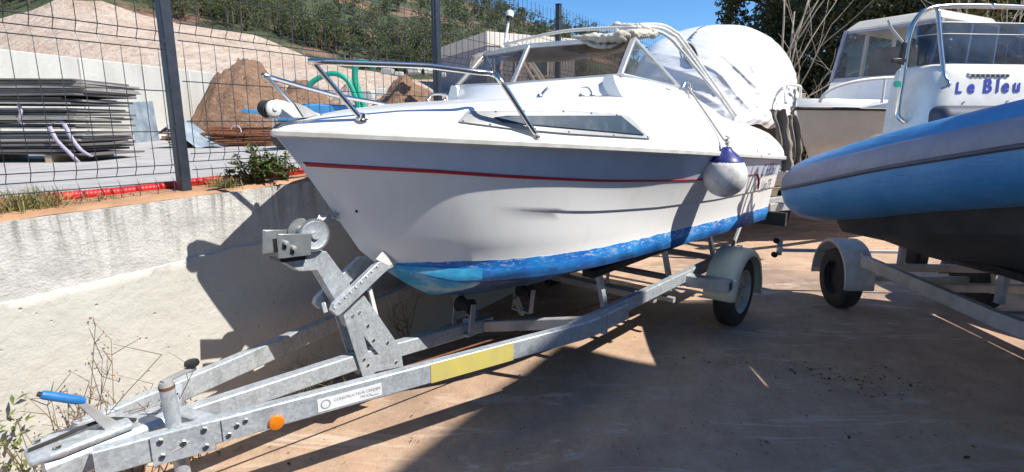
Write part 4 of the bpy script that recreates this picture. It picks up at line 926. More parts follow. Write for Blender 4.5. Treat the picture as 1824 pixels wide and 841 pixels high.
for q in (-.85, .85):
    m = MB(); m.box(B(5.02, q, .775), (0.22, 0.02, 0.09), Matrix((B.r, B.a, Vector((0, 0, 1)))).transposed()); m.build('tail_lamp', 'red_plastic', tt, bevel=0.004)
    bpath('board_arm', [(4.7, q * .78, .46), (4.97, q * .78, .74)], 0.03, 0.03, 'galv_old')
# keel rollers
for s, z in ((2.02, .505), (2.60, .462), (3.6, .455)):
    zc = z - 0.0; m = MB(); m.lathe(B(s, -.06, zc), B.r, [(0.012, 0), (0.042, 0), (0.05, 0.01), (0.038, 0.04), (0.034, 0.06), (0.038, 0.08), (0.05, 0.11), (0.042, 0.12), (0.012, 0.12)], 20); kr = m.build('keel_roller', 'black_rubber', tt)
    for q in (-.075, .075):
        m = MB(); m.bar(B(s, q, zc + .02), B(s - .03, q, max(.33, zc - .17)), 0.008, 0.04, up=B.a); m.build('roller_bracket', 'galvanised', kr)
    m = MB(); m.bar(B(s - .03, -.08, max(.33, zc - .17)), B(s - .03, .08, max(.33, zc - .17)), 0.05, 0.012); m.build('roller_base', 'galvanised', kr)
m = MB(); m.bar(B(2.03, .0, .42), B(2.03, .0, .30), 0.02, 0.05); m.build('roller_post', 'galvanised', tt)
bpath('cross_member', [(3.57, -.665, .30), (3.57, .665, .30)], 0.04, 0.04, 'galv_old')
m = MB(); m.bar(B(2.57, 0, .30), B(2.50, 0, .44), 0.03, 0.03, up=B.r); m.build('roller_post', 'galvanised', tt)
# winch post: two side plates with a triangular window, upper arm, bow stop
def bpoly(pix, q): return [B.px(u, v, q=q) for u, v in pix]
outer = [(609, 556), (628, 534), (648, 527), (669, 556), (712, 619), (717, 652), (668, 662), (654, 676), (645, 670)]
hole = [(647, 598), (674, 631), (657, 636)]
for q in (0.040, -0.046):
    o_ = bpoly(outer, 0.04); h__ = bpoly(hole, 0.04); n1 = len(o_)
    loop = o_ + [o_[0]] + [h__[0], h__[2], h__[1], h__[0]]
    dq = q - 0.04; pts = [p + B.r * dq for p in loop]; m = MB(); n = len(pts); tv = B.r * 0.006
    m.add(pts, [tuple(range(n))]); m.add([p + tv for p in pts], [tuple(range(n - 1, -1, -1))])
    for L_ in (o_, h__):
        for i in range(len(L_)):
            a_, b_ = L_[i] + B.r * dq, L_[(i+1) % len(L_)] + B.r * dq; m.add([a_, b_, b_ + tv, a_ + tv], [(0, 1, 2, 3)])
    m.build('post_plate', 'galvanised', tt, flatshade=True)
wp = None
m = MB(); m.prism(bpoly([(502, 465), (533, 484), (565, 482), (612, 562), (622, 585), (664, 570), (616, 494), (582, 448), (553, 448), (547, 458)], 0.034), B.r * -0.068); wp = m.build('winch_post', 'galvanised', tt, bevel=0.004, angle=30)
for u, v in ((640, 556), (655, 580), (665, 606), (655, 650), (705, 645), (690, 610), (648, 640), (628, 562)):
    m = MB(); m.lathe(B.px(u, v, q=.046), B.r, [(0, 0), (0.009, 0), (0.008, .006), (0, .006)], 6); m.build('bolt', 'steel', wp)
for q0, dv in ((0.062, 0), (-0.095, 0)):
    m = MB(); m.prism(bpoly([(585, 552), (594, 561), (603, 556), (684, 479), (702, 470), (700, 462), (668, 465), (589, 540)], 0.062), B.r * 0.032)
    if q0 < 0: m.v = [v + B.r * (q0 - .062) for v in m.v]
    bs = m.build('bow_stop_arm', 'galvanised', tt, bevel=0.003, angle=30)
    for k in range(9):
        t = k / 8; m = MB(); m.lathe(B.px(596 + (672 - 596) * t, 548 + (474 - 548) * t, q=.094) + B.r * (q0 - .062), B.r + Vector((0, 0, .4)), [(0, 0), (0.006, 0), (0.006, .004), (0, .004)], 8); m.build('stud', 'galv_old', bs)
m = MB(); m.bar(B.px(578, 548, q=-.09), B.px(578, 548, q=.09), 0.05, 0.02, up=B.a); m.build('bow_stop_tie', 'galvanised', tt, bevel=0.003)
m = MB(); m.prism(bpoly([(668, 462), (682, 446), (718, 432), (728, 455), (726, 461), (690, 474)], 0.085), B.r * 0.010); m.prism(bpoly([(668, 462), (682, 446), (718, 432), (728, 455), (726, 461), (690, 474)], 0.03), B.r * 0.010); m.build('bow_stop_bracket', 'white_paint', tt, bevel=0.003)
m = MB(); m.prism(bpoly([(690, 452), (716, 440), (724, 452), (698, 464)], 0.08), B.r * -0.16); m.build('bow_stop_pad', 'galv_old', tt, bevel=0.006)
m = MB(); m.bar(B.px(655, 503, q=.02), B.px(672, 572, q=.02), 0.016, 0.02); m.build('post_stay', 'white_paint', wp)
# winch
wc = B.px(547, 416, q=0.0)
m = MB(); m.lathe(wc - B.r * .055, B.r, [(0.015, 0), (0.066, 0.0), (0.066, 0.004), (0.03, 0.006), (0.03, 0.10), (0.056, 0.102), (0.058, 0.112), (0.015, 0.112)], 32); wi = m.build('winch_drum', 'zinc_yellow', tt, angle=30)
m = MB(); n = 44; pr_ = []
for k in range(n * 2):
    a_ = math.pi * k / n; rr = 0.078 if k % 2 else 0.073; pr_.append(wc + B.r * .058 + B.a * rr * math.cos(a_) + Vector((0, 0, rr * math.sin(a_))))
m.prism(pr_, B.r * 0.008); m.build('gear_wheel', 'zinc_yellow', wi, flatshade=True)
m = MB(); m.lathe(wc + B.r * .066, B.r, [(0.066, 0), (0.064, .005), (0.056, .001), (0.018, .001), (0.018, .012), (0, .012)], 28); m.build('gear_hub', 'galvanised', wi, angle=30)
for q, px_ in ((0.078, [(495, 417), (554, 416), (553, 454), (495, 461)]), (-0.066, [(495, 417), (554, 416), (553, 454), (495, 461)]), (0.055, [(476, 412), (495, 411), (496, 446), (477, 452)])):
    m = MB(); m.prism([p + B.r * (q - .078) for p in bpoly(px_, .078)], B.r * 0.005); ho = m.build('winch_housing', 'zinc_yellow', wi, bevel=0.0015)
    if q == 0.078:
        for u, v in ((507, 432), (521, 441)):
            m = MB(); c = B.px(u, v, q=.083); m.lathe(c, B.r, [(0, 0), (0.010, 0), (0.010, .02), (0.006, .022), (0, .022)], 12); m.build('crank_shaft', 'galv_old', ho); m = MB(); m.bar(c + B.r * .004, c + B.r * .004 - Vector((0, 0, .028)), 0.007, 0.006, up=B.r); m.build('key_slot', 'black_plastic', ho)
m = MB(); m.prism(bpoly([(495, 460), (548, 455), (547, 462), (503, 468)], 0.05), B.r * -0.10); m.build('winch_base', 'black_plastic', wi)
m = MB(); c = B.px(489, 425, q=.06); m.bar(c, c - Vector((0, 0, .06)), 0.014, 0.014); m.build('ratchet_pawl', 'black_plastic', wi)
m = MB(); P = [B.px(562, 392, q=0), B.px(577, 386, q=0), B.px(590, 382, q=0), B.px(601, 379, q=0.01)]; rows = []
for k in range(25):
    t = k / 24; p = spline(P, 8)[k]; a_ = t * 9; w_ = B.r * math.cos(a_) * .018 + Vector((0, 0, 1)) * math.sin(a_) * .018; rows.append([p - w_, p + w_])
m.grid(rows); m.build('winch_strap', 'white_paint', wi, solid=0.004, angle=180)
m = MB(); c = B.px(604, 383, q=0.0); m.tube(spline([c + B.a * .03, c + B.a * -.01 + Vector((0, 0, .02)), c + B.a * -.035, c + B.a * -.01 - Vector((0, 0, .02)), c + B.a * .03 - Vector((0, 0, .015))], 6), 0.006, 8); m.build('hook', 'steel', wi)
# coupling head, handbrake, jockey jack
bpath('coupling_body', [(-0.02, 0, .425), (0.12, 0, .432), (0.36, 0, .44)], 0.15, 0.105, bevel=0.02)
m = MB(); m.prism([B(-.06, -.055, .47), B(.02, -.085, .487), (B(.24, -.075, .49)), B(.24, .075, .49), B(.02, .085, .487), B(-.06, .055, .47)], (0, 0, 0.03)); co = m.build('coupling_cover', 'galvanised', tt, bevel=0.012)
for q, s in ((-.05, -.02), (.05, .02), (.0, .16), (-.05, .12)):
    m = MB(); m.lathe(B(s, q, .515), (0, 0, 1), [(0, 0), (0.013, 0), (0.011, .006), (0, .007)], 10); m.build('bolt', 'steel', co)
m = MB(); m.tube(spline([B(-.05, -.01, .508), B(.02, .0, .52), B(.10, .01, .535), B(.18, .0, .53), B(.26, .02, .50)], 6), 0.007, 8); m.build('brake_cable', 'black_rubber', co)
lv0, lv1, lv2 = B.px(222, 778, q=.04), B.px(140, 713, q=.04), B.px(74, 703, q=.035)
m = MB(); m.prism([B.px(u, v, q=.05) for u, v in ((132, 715), (134, 708), (141, 708), (187, 740), (214, 755), (246, 775), (240, 795), (217, 790), (187, 766))], B.r * -.022); hb = m.build('handbrake_lever', 'galv_old', tt, bevel=0.002, angle=30)
m = MB(); d = (lv2 - lv1).normalized(); m.tube([lv1 - d * .02, lv1, lv1 + d * .01, lv2 - d * .01, lv2, lv2 + d * .004], [0.011, 0.015, 0.016, 0.016, 0.014, 0.006], 12); m.build('grip', 'blue_grip', hb)
m = MB(); m.tube([lv2, lv2 + d * .012], 0.009, 8); m.build('grip_button', 'black_plastic', hb)
JQ = 0.17
j0, j1 = B.px(330, 862, q=JQ), B.px(297, 690, q=JQ); j0 = j1 + (j0 - j1) * 1.0
jd = (j1 - j0).normalized(); jb = j1 - jd * ((j1.z - 0.16) / jd.z)
m = MB(); m.tube([jb, j1], 0.026, 24); jk = m.build('jack_tube', 'galvanised', tt)
m = MB(); m.tube([j1 - jd * .004, j1 + jd * .008], 0.0272, 20); m.build('rust_ring', 'rust', jk)
m = MB(); m.tube([j1 + jd * .006, j1 + jd * .024], [0.026, 0.022], 20); m.build('jack_head', 'galv_old', jk)
c0 = j1 + jd * .026; c1 = B.px(343, 655, q=JQ - .03)
m = MB(); m.bar(c0 - (c1 - c0) * .12, c1, 0.026, 0.010); ck = m.build('crank_arm', 'galv_old', jk, bevel=0.001)
m = MB(); m.lathe(c1 - jd * .004, jd, [(0, 0), (0.008, 0), (0.008, .012), (0.024, .014), (0.027, .022), (0.024, .032), (0.010, .036), (0, .036)], 18); m.build('crank_knob', 'black_plastic', ck)
m = MB(); m.tube([jb - Vector((0, 0, .10)), jb + jd * .05], 0.024, 16); m.build('jack_inner_tube', 'galv_old', jk)
m = MB(); m.lathe(jb - Vector((0, 0, .085)) - B.r * .03, B.r, [(0.02, 0), (0.065, 0), (0.075, .01), (0.075, .05), (0.065, .06), (0.02, .06)], 24); m.build('jockey_wheel', 'black_rubber', jk)
m = MB(); c = j1 - jd * ((j1.z - .44) / jd.z); rt = Matrix((NB.a, NB.r, Vector((0, 0, 1)))).transposed()
m.box(c + NB.r * .0, (0.085, 0.075, 0.09), rt); m.build('jack_clamp', 'galvanised', jk, bevel=0.008)
m = MB(); m.tube(spline([c + NB.a * .07 + NB.r * .045 + Vector((0, 0, .03)), c + NB.a * .02 + NB.r * .055, c - NB.a * .06 + NB.r * .05 - Vector((0, 0, .03))], 6), 0.007, 8); m.build('clamp_handle', 'galv_old', jk)
# plates, bolts, reflector, sticker, reflective tape on the near beam
def nface(u0, u1, dz0, dz1, off, mat, name, th=0.003):
    a_ = NB.loc(NB.px(u0, 700, q=.025)); b_ = NB.loc(NB.px(u1, 700, q=.025))
    m = MB(); m.prism([NB(a_[0], .025 + off, ZB + dz0), NB(b_[0], .025 + off, ZB + dz0), NB(b_[0], .025 + off, ZB + dz1), NB(a_[0], .025 + off, ZB + dz1)], NB.r * th); return m.build(name, mat, nb, bevel=0.0008), a_[0], b_[0]
pl, s0, s1 = nface(388, 442, -.045, .047, .002, 'galvanised', 'joint_plate', .006)
for ds, dz in ((.02, -.02), (s1 - s0 - .02, .02), ((s1 - s0) / 2, .01)):
    m = MB(); m.lathe(NB(s0 + ds, .033, ZB + dz), NB.r, [(0, 0), (0.011, 0), (0.009, .007), (0, .007)], 6); m.build('bolt', 'steel', pl)
pl, s0, s1 = nface(255, 372, -.062, .052, .004, 'galvanised', 'coupling_plate', .006)
for ds, dz in ((.03, .03), (.03, -.03), (s1 - s0 - .03, .03), (s1 - s0 - .03, -.04), ((s1 - s0) / 2, 0)):
    m = MB(); m.lathe(NB(s0 + ds, .035, ZB + dz), NB.r, [(0, 0), (0.012, 0), (0.010, .008), (0, .008)], 6); m.build('bolt', 'steel', pl)
nface(768, 914, -.0485, .0485, .0018, 'yellow_tape', 'reflective_tape', .0015)
rc = NB.px(492, 752, q=.026); m = MB(); m.lathe(rc, NB.r, [(0, 0), (0.031, 0), (0.031, .006), (0.027, .013), (0.015, .016), (0, .017)], 28); m.build('amber_reflector', 'amber', nb)
sa = NB.loc(NB.px(566, 728, q=.026))[0]; sb_ = NB.loc(NB.px(680, 698, q=.026))[0]
m = MB(); m.prism([NB(sa, .0265, ZB - .036), NB(sb_, .0265, ZB - .036), NB(sb_, .0265, ZB + .022), NB(sa, .0265, ZB + .022)], NB.r * .0012); sk = m.build('sticker', 'sticker', nb)
def stext(body, s, z, size, mat='print_grey'):
    vs, fs = text2d(body, size); m = MB(); m.add([NB(s + v.x, .0285, z + v.y) for v in vs], fs); m.build('lettering', mat, sk, flatshade=True, fixn=False)
LS = sb_ - sa
stext('CONSTRUCTEUR CERTIFIE', sa + LS * .24, ZB - .004, LS * .062); stext('750 KG', sa + LS * .64, ZB - .024, LS * .06); stext('FRANCE', sa + LS * .82, ZB - .028, LS * .035); stext('CE', sa + LS * .85, ZB - .008, LS * .08, 'print_red')
m = MB(); cc = NB(sa + LS * .12, .0285, ZB - .006); n = 24; ro_ = []
for rr in (0.021, 0.016): ro_.append([cc + NB.a * rr * math.cos(k * 2 * math.pi / n) + Vector((0, 0, rr * math.sin(k * 2 * math.pi / n))) for k in range(n)])
m.grid(ro_, wrap=True); m.build('sticker_ring', 'blue_grey_sheet', sk, flatshade=True, fixn=False)
# brake rod: thin rusty rod on the ground side of the beam
m = MB(); m.tube([B(0.3, .05, .385), B(2.1, .22, .33), B(3.3, .35, .32)], 0.006, 6); m.build('brake_rod', 'rust', tt)
# ================================================================== FENDER BALL AND ITS ROPE
fc = B(3.40, 1.035, 1.272); RF_ = 0.140
tfd = thing('fender_ball', fc, 'round white scuffed fender with navy cap hanging on the boat side', 'fender')
m = MB(); prf = [(0.0, -RF_)] + [(RF_ * math.sin(a_), -RF_ * math.cos(a_)) for a_ in [R(12 * k) for k in range(1, 11)]] + [(RF_ * .76, RF_ * .70)]
m.lathe(fc, (0, 0, 1), prf, 36); m.build('ball', 'vinyl_white', tfd, angle=180)
m = MB(); m.lathe(fc, (0, 0, 1), [(RF_ * .80, RF_ * .60), (RF_ * .775, RF_ * .70), (RF_ * .62, RF_ * .88), (RF_ * .42, RF_ * 1.06), (RF_ * .26, RF_ * 1.20), (RF_ * .2, RF_ * 1.33), (0, RF_ * 1.36)], 30); m.build('cap', 'vinyl_navy', tfd, angle=180)
ft = fc + Vector((0, 0, RF_ * 1.36)); hk = B(3.27, .80, 1.84)
m = MB(); m.tube(spline([ft - Vector((0, 0, .02)), ft + Vector((0, 0, .03)), B(3.395, 1.01, 1.51), B(3.34, .915, 1.66), hk], 5), 0.0065, 8); rp = solo(m, 'fender_rope', 'rope', hk, 'pale rope running from the deck hook down to the fender ball', 'rope', angle=180)
m = MB()
P = [ft + Vector((.012 * math.cos(k * .9), .012 * math.sin(k * .9), 0.008 + k * .0035)) for k in range(18)]; m.tube(P, 0.006, 6); m.build('knot', 'rope', tfd, angle=180)
m = MB(); m.tube(spline([B(3.26, .805, 1.82), B(3.24, .845, 1.72), B(3.235, .89, 1.62), B(3.245, .935, 1.52), B(3.25, .955, 1.47)], 5), 0.004, 6); solo(m, 'hanging_cord', 'rope', B(3.26, .805, 1.82), 'thin cord end hanging loose down the white cabin side', 'cord', angle=180)
# ================================================================== BLUE INFLATABLE ON ITS TRAILER
RB = Frame(3.25, 4.08, 174.3)                  # s forward from the stern, q to starboard (towards the cabin boat)
trb = thing('inflatable_boat', RB(1.8, 0, 0.55), 'blue inflatable motorboat with white console lettered Le Bleu on a trailer', 'boat')
TP = [(-.33, .95, 1.09), (-.29, .95, 1.10), (-.19, .955, 1.12), (.05, .97, 1.17), (.5, .985, 1.275), (1, .99, 1.39), (2, .96, 1.59), (3, .88, 1.75), (3.8, .72, 1.78), (4.5, .45, 1.87), (4.85, .15, 1.90)]
TR = [.09, .175, .225, .247, .252, .25, .25, .25, .25, .25, .25]
half = spline([RB(*p) for p in TP], 6); hr = [smooth(i / 6, list(range(len(TR))), TR) for i in range(len(half))]
mir = lambda p: (lambda l: RB(l[0], -l[1], l[2]))(RB.loc(p))
full_ = half + [mir(p) for p in half[::-1]]; fr_ = hr + hr[::-1]
m = MB(); m.tube(full_, fr_, 32); tu = m.build('inflatable_tube', 'tube_blue', trb, angle=180)
def tubestrip(a0, a1, off, name, mat, i0, i1, mirror):
    m = MB(); rows = []; P = half
    for i in range(i0, i1):
        t = (P[min(i+1, len(P)-1)] - P[max(i-1, 0)]).normalized(); x = t.cross(Vector((0, 0, 1))).normalized(); y = x.cross(t)
        if x.dot(RB.r) < 0: x = -x
        row = []
        for k in range(7):
            a_ = R(a0 + (a1 - a0) * k / 6); rr = hr[i] + off * (math.sin(k / 6 * math.pi) ** 0.5 if 0 < k < 6 else 0) + 0.0015; p = P[i] + x * math.cos(a_) * rr + y * math.sin(a_) * rr
            row.append(mir(p) if mirror else p)
        rows.append(row)
    m.grid(rows); m.build(name, mat, tu, angle=60)
for mi_ in (False, True):
    tubestrip(4, 34, .008, 'rubbing_strake', 'tube_grey', 4, len(half), mi_); tubestrip(-2, 4, .014, 'strake_edge', 'strake_dark', 4, len(half), mi_)
# hull under the tubes
m = MB(); rows = []
for i in range(25):
    s = -.05 + 4.75 * i / 24; w = interp(s, [-.1, 2.8, 3.8, 4.7], [.84, .80, .56, .03]); zc = interp(s, [0, 1, 2, 4.7], [.96, 1.17, 1.38, 1.78]); zk = interp(s, [0, 1.8, 3.2, 4.2, 4.7], [.60, .62, .80, 1.2, 1.7])
    prof = [(w, zc), (w * .98, zc - .07), (w * .92, zc - .10 + (zk - zc) * .12), (w * .5, zc + (zk - zc) * .62), (0.03, zk), (0, zk)]
    rows.append([RB(s, q, z) for q, z in prof] + [RB(s, -q, z) for q, z in prof[-2::-1]])
m.grid(rows); m.add(rows[0], [tuple(range(len(rows[0])))]); hu = m.build('hull', 'hull_black', trb, angle=25)
m = MB(); m.grid([[RB(s, q * interp(s, [-.1, 2.8, 3.8, 4.6], [.84, .80, .55, .05]), interp(s, [0, 2, 4.7], [1.02, 1.36, 1.8])) for q in (-1, -.5, 0, .5, 1)] for s in (0, 1, 2, 3, 3.8, 4.5)]); m.build('floor', 'white_plastic', trb)
# console
SC = .28
def csec(s, hw, r_, n=6, back=-.12):            # rounded front outline in plan
    P = []
    for k in range(n + 1): a_ = math.pi / 2 * k / n; P.append((s - r_ + r_ * math.sin(a_), hw - r_ + r_ * math.cos(a_)))
    return [(back, hw * .94)] + P + [(a_, -b_) for a_, b_ in P[::-1]] + [(back, -hw * .94)]
m = MB(); rows = []
CZ = [1.05, 1.40, 1.70, 1.86, 1.94, 1.98, 2.0]; CS = [SC + .06, SC + .045, SC + .025, SC + .01, SC, SC - .02, SC - .06]
for z, s, hw in list(zip(CZ, CS, (.53, .53, .52, .505, .49, .475, .45))) + [(2.002, .02, .40)]: rows.append([RB(a_, b_, z) for a_, b_ in csec(s, hw, .14)])
m.grid(rows); cso = m.build('console', 'white_paint', trb, angle=50)
sl = lambda z: interp(z, CZ, CS) + .004
# dark cushion in front of the console
m = MB(); m.prism([RB(SC - .05, -.47, 1.05), RB(SC + .12, -.47, 1.05), RB(SC + .12, -.47, 1.66), RB(SC + .085, -.47, 1.725), RB(SC - .05, -.47, 1.725)], RB.r * .96); m.build('front_cushion', 'navy_pad', trb, bevel=0.05, seg=4)
# lettering on the console front
ql = RB.loc(RB.px(1701, 160, s=SC + .01))[1]; qr_ = RB.loc(RB.px(1817, 160, s=SC + .01))[1]; zl = RB.loc(RB.px(1705, 166, s=SC + .01))[2]
wtot = ql - qr_; glyphs = [('L', 0, .8), ('e', .175, .95), ('B', .42, 1.0), ('l', .615, 1.05), ('e', .70, .98), ('u', .875, .98)]
for ch, fx, sz in glyphs:
    vs, fs = text2d(ch, .125 * sz, .0035); m = MB(); x0 = min(v.x for v in vs)
    m.add([RB(sl(zl + v.y), ql - fx * wtot - (v.x - x0) * .92 - v.y * .06, zl + v.y + fx * .012) for v in vs], fs); m.build('lettering', 'letter_blue', cso, flatshade=True, fixn=False)
zv = RB.loc(RB.px(1758, 134, s=SC))[2]; q0, q1 = RB.loc(RB.px(1722, 134, s=SC))[1], RB.loc(RB.px(1796, 134, s=SC))[1]
m = MB(); m.bar(RB(SC, q0, zv), RB(SC, q1, zv), 0.02, 0.028); vo = m.build('vent', 'galv_old', cso, bevel=0.006)
for k in range(8):
    m = MB(); q = q0 + (q1 - q0) * (k + .7) / 8.4; m.bar(RB(SC + .0105, q, zv - .004), RB(SC + .0105, q + (q1 - q0) * .07, zv - .004), .004, .014); m.build('vent_slot', 'black_plastic', vo)
for u, v in ((1716, 182), (1794, 180)):
    m = MB(); p = RB.loc(RB.px(u, v, s=SC + .02)); m.lathe(RB(sl(p[2]) - .004, p[1], p[2]), RB.a, [(0, 0), (.007, 0), (.006, .008), (0, .008)], 10); m.build('screw', 'steel', cso)
# windscreen, frame rail
wr = []
for z, s, hw in ((1.998, SC - .07, .455), (2.14, SC - .13, .43), (2.285, SC - .19, .41)): wr.append([RB(a_, b_, z) for a_, b_ in csec(s, hw, .14)[1:-1]])
m = MB(); m.grid(wr); wo = m.build('windscreen', 'acrylic_blue', trb, angle=180, solid=0.005)
m = MB(); m.tube(wr[-1], 0.006, 6); m.build('screen_edge', 'galv_old', wo)
m = MB(); m.tube([p.lerp(q, .45) for p, q in zip(wr[1], wr[2])], 0.004, 6); m.build('screen_line', 'galv_old', wo)
for sgn in (1, -1):
    Lr = lambda s, q, z: RB(s, sgn * q, z)
    m = MB(); m.tube(spline([Lr(.12, .535, 1.62), Lr(.11, .58, 1.66), Lr(.11, .59, 1.74), Lr(.11, .585, 1.95), Lr(.10, .57, 2.2), Lr(.10, .52, 2.32), Lr(.10, .42, 2.375), Lr(.10, .2, 2.39), Lr(.10, 0, 2.392)], 8), 0.017, 12); ro = m.build('console_rail', 'steel', trb, angle=180)
    m = MB(); m.tube(spline([Lr(.11, .40, 2.37), Lr(.19, .41, 2.12), Lr(.26, .415, 1.92), Lr(.31, .42, 1.86), Lr(.29, .46, 1.82)], 6), 0.014, 10); m.build('rail_post', 'steel', ro, angle=180)
# helm seat and outboard, hidden by the console, added to lengthen the boat's shadow
m = MB(); m.prism([RB(-.42, -.30, 1.02), RB(-.18, -.30, 1.02), RB(-.18, -.30, 1.62), RB(-.24, -.30, 1.85), RB(-.30, -.30, 1.85), RB(-.32, -.30, 1.64), RB(-.42, -.30, 1.62)], RB.r * .36); m.build('helm_seat', 'white_plastic', trb, bevel=.03, seg=3)
m = MB(); m.prism([RB(-.16, -.70, .80), RB(-.10, -.70, .80), RB(-.10, -.70, 1.20), RB(-.16, -.70, 1.20)], RB.r * 1.4); m.build('transom', 'white_plastic', trb, bevel=.01)
m = MB(); rows = []
for z, a_, b_, off in ((1.30, .16, .13, 0), (1.34, .23, .18, 0), (1.50, .27, .20, 0), (1.68, .26, .19, .0), (1.78, .20, .15, .02), (1.81, .08, .06, .03)): rows.append([RB(-.50 + off + a_ * math.cos(k * math.pi / 10), b_ * math.sin(k * math.pi / 10) - .26, z) for k in range(20)])
m.grid(rows, wrap=True); m.add(rows[-1], [tuple(range(20))]); m.add(rows[0], [tuple(range(20))]); eo = m.build('outboard_cowl', 'black_plastic', trb, angle=60)
m = MB(); m.prism([RB(-.58, -.31, .42), RB(-.40, -.31, .42), RB(-.34, -.32, 1.32), RB(-.62, -.32, 1.32)], RB.r * .11); m.build('outboard_leg', 'black_plastic', eo, bevel=.02)
m = MB(); m.bar(RB(-.38, -.26, 1.16), RB(-.14, -.26, 1.16), .22, .12); m.build('outboard_bracket', 'black_plastic', eo, bevel=.01)
# black bracket clamped on the rail, green tag
c = RB.px(1606, 95, s=.11); tbk = thing('rod_bracket', c, 'black bracket clamped on the stainless console rail', 'bracket')
m = MB(); m.bar(c - Vector((0, 0, .075)), c + Vector((0.01, 0, .075)), .03, .03); m.build('bracket_body', 'black_plastic', tbk, bevel=.006)
m = MB(); m.bar(c + RB.r * .07 - Vector((0, 0, .05)), c - RB.r * .03 - Vector((0, 0, .045)), .03, .03); m.build('bracket_clamp', 'black_plastic', tbk, bevel=.006)
m = MB(); m.tube([c + Vector((0, 0, .07)), c + RB.r * .10 + Vector((0, 0, .16)), c + RB.r * .13 + Vector((0, 0, .21))], .008, 8); m.build('bracket_rod', 'galv_old', tbk)
m = MB(); p = RB.px(1597, 150, s=.13); m.lathe(p, RB.a, [(0, 0), (.022, 0), (.022, .012), (0, .012)], 12); m.build('tag', 'hose_green', ro)
# its trailer
TF = Frame(3.50, 4.38, 184)
trt = thing('inflatable_trailer', TF(1.5, 0, 0), 'dull grey boat trailer under the blue inflatable with white mudguards', 'trailer')
def rpath(name, pts, w_, h_, mat='galv_old', bevel=.005):
    m = MB(); P = [TF(*p) for p in pts]; rows = []
    for i, p in enumerate(P):
        t = (P[min(i+1, len(P)-1)] - P[max(i-1, 0)]).normalized(); x = t.cross(Vector((0, 0, 1))).normalized(); y = x.cross(t)
        rows.append([p + x * a_ * w_ / 2 + y * b_ * h_ / 2 for a_, b_ in ((-1, -1), (1, -1), (1, 1), (-1, 1))])
    m.grid(rows, wrap=True); m.add(rows[0], [(3, 2, 1, 0)]); m.add(rows[-1], [(0, 1, 2, 3)]); return m.build(name, mat, trt, bevel=bevel, angle=30)
for sgn in (1, -1):
    rpath('side_rail', [(.02, sgn * .60, .50), (1.42, sgn * .60, .50), (1.55, sgn * .585, .50), (4.0, sgn * .06, .50)], .055, .095)
    m = MB(); m.lathe(TF(-.34, sgn * .50, .26), TF.r * sgn, [(.15, 0), (.22, 0), (.262, .02), (.27, .05), (.27, .11), (.262, .14), (.22, .16), (.15, .155), (.14, .10), (0, .10)], 36); m.build('wheel', 'tyre', trt, angle=30)
    m = MB(); rows = []
    for i in range(21):
        a_ = R(-5 + i * 9.5); rows.append([TF(-.34 + math.cos(a_) * rr * .95, sgn * (q - .12), .26 + math.sin(a_) * rr * 1.05) for q, rr in ((.58, .325), (.60, .335), (.80, .335), (.815, .325), (.815, .305))])
    m.grid(rows); m.build('mudguard', 'grey_paint', trt, angle=40, solid=.003)
    rpath('guard_bracket', [(.06, sgn * .60, .50), (-.02, sgn * .60, .56)], .03, .03)
    rpath('bunk', [(-.2, sgn * .36, .70), (2.2, sgn * .36, .72)], .08, .05, 'black_rubber')
    for s in (.1, 1.1, 2.0): rpath('bunk_post', [(s, sgn * .36, .50), (s + .001, sgn * .36, .68)], .04, .05)
rpath('axle', [(-.34, -.5, .26), (-.34, .5, .26)], .05, .05)
for s, z in ((-.06, .43), (.55, .44), (1.18, .44), (2.2, .44)): rpath('cross_member', [(s, -.5 + .0 * s, z), (s, .5, z)] if s < 2 else [(s, -.36, z), (s, .36, z)], .05, .06)
rpath('drawbar', [(1.2, 0, .415), (4.4, 0, .42)], .08, .08, 'black_plastic')
rpath('winch_mast', [(3.75, 0, .46), (3.62, 0, 1.15)], .06, .06)
for s, z in ((1.0, .545), (2.0, .545)):
    m = MB(); m.lathe(TF(s, -.09, z), TF.r, [(.01, 0), (.045, 0), (.035, .07), (.035, .11), (.045, .18), (.01, .18)], 18); m.build('keel_roller', 'black_rubber', trt)
    rpath('roller_post', [(s, .10, .44), (s + .001, .10, .57)], .02, .03); rpath('roller_post', [(s, -.10, .44), (s + .001, -.10, .57)], .02, .03)
rpath('lamp_bar', [(-.62, -1.02, .44), (-.62, 1.02, .44)], .03, .03, 'grey_paint')
rpath('lamp_arm', [(-.40, .5, .46), (-.62, .5, .445)], .03, .03); rpath('lamp_arm', [(-.40, -.5, .46), (-.62, -.5, .445)], .03, .03)
m = MB(); c = TF(-.62, 1.02, .46); m.bar(c + Vector((0, 0, -.07)), c + Vector((0, 0, .10)), .05, .015, up=TF.a); gp = m.build('guide_plate', 'grey_paint', trt, bevel=.004)
for dz, dq in ((.075, .045), (-.01, .0), (-.06, .05)):
    m = MB(); m.lathe(c + TF.r * dq + Vector((0, 0, dz)) + TF.a * .006, TF.a, [(0, 0), (.026, 0), (.026, .03), (0, .03)], 16); m.build('guide_roller', 'black_rubber' if dq else 'white_plastic', gp)
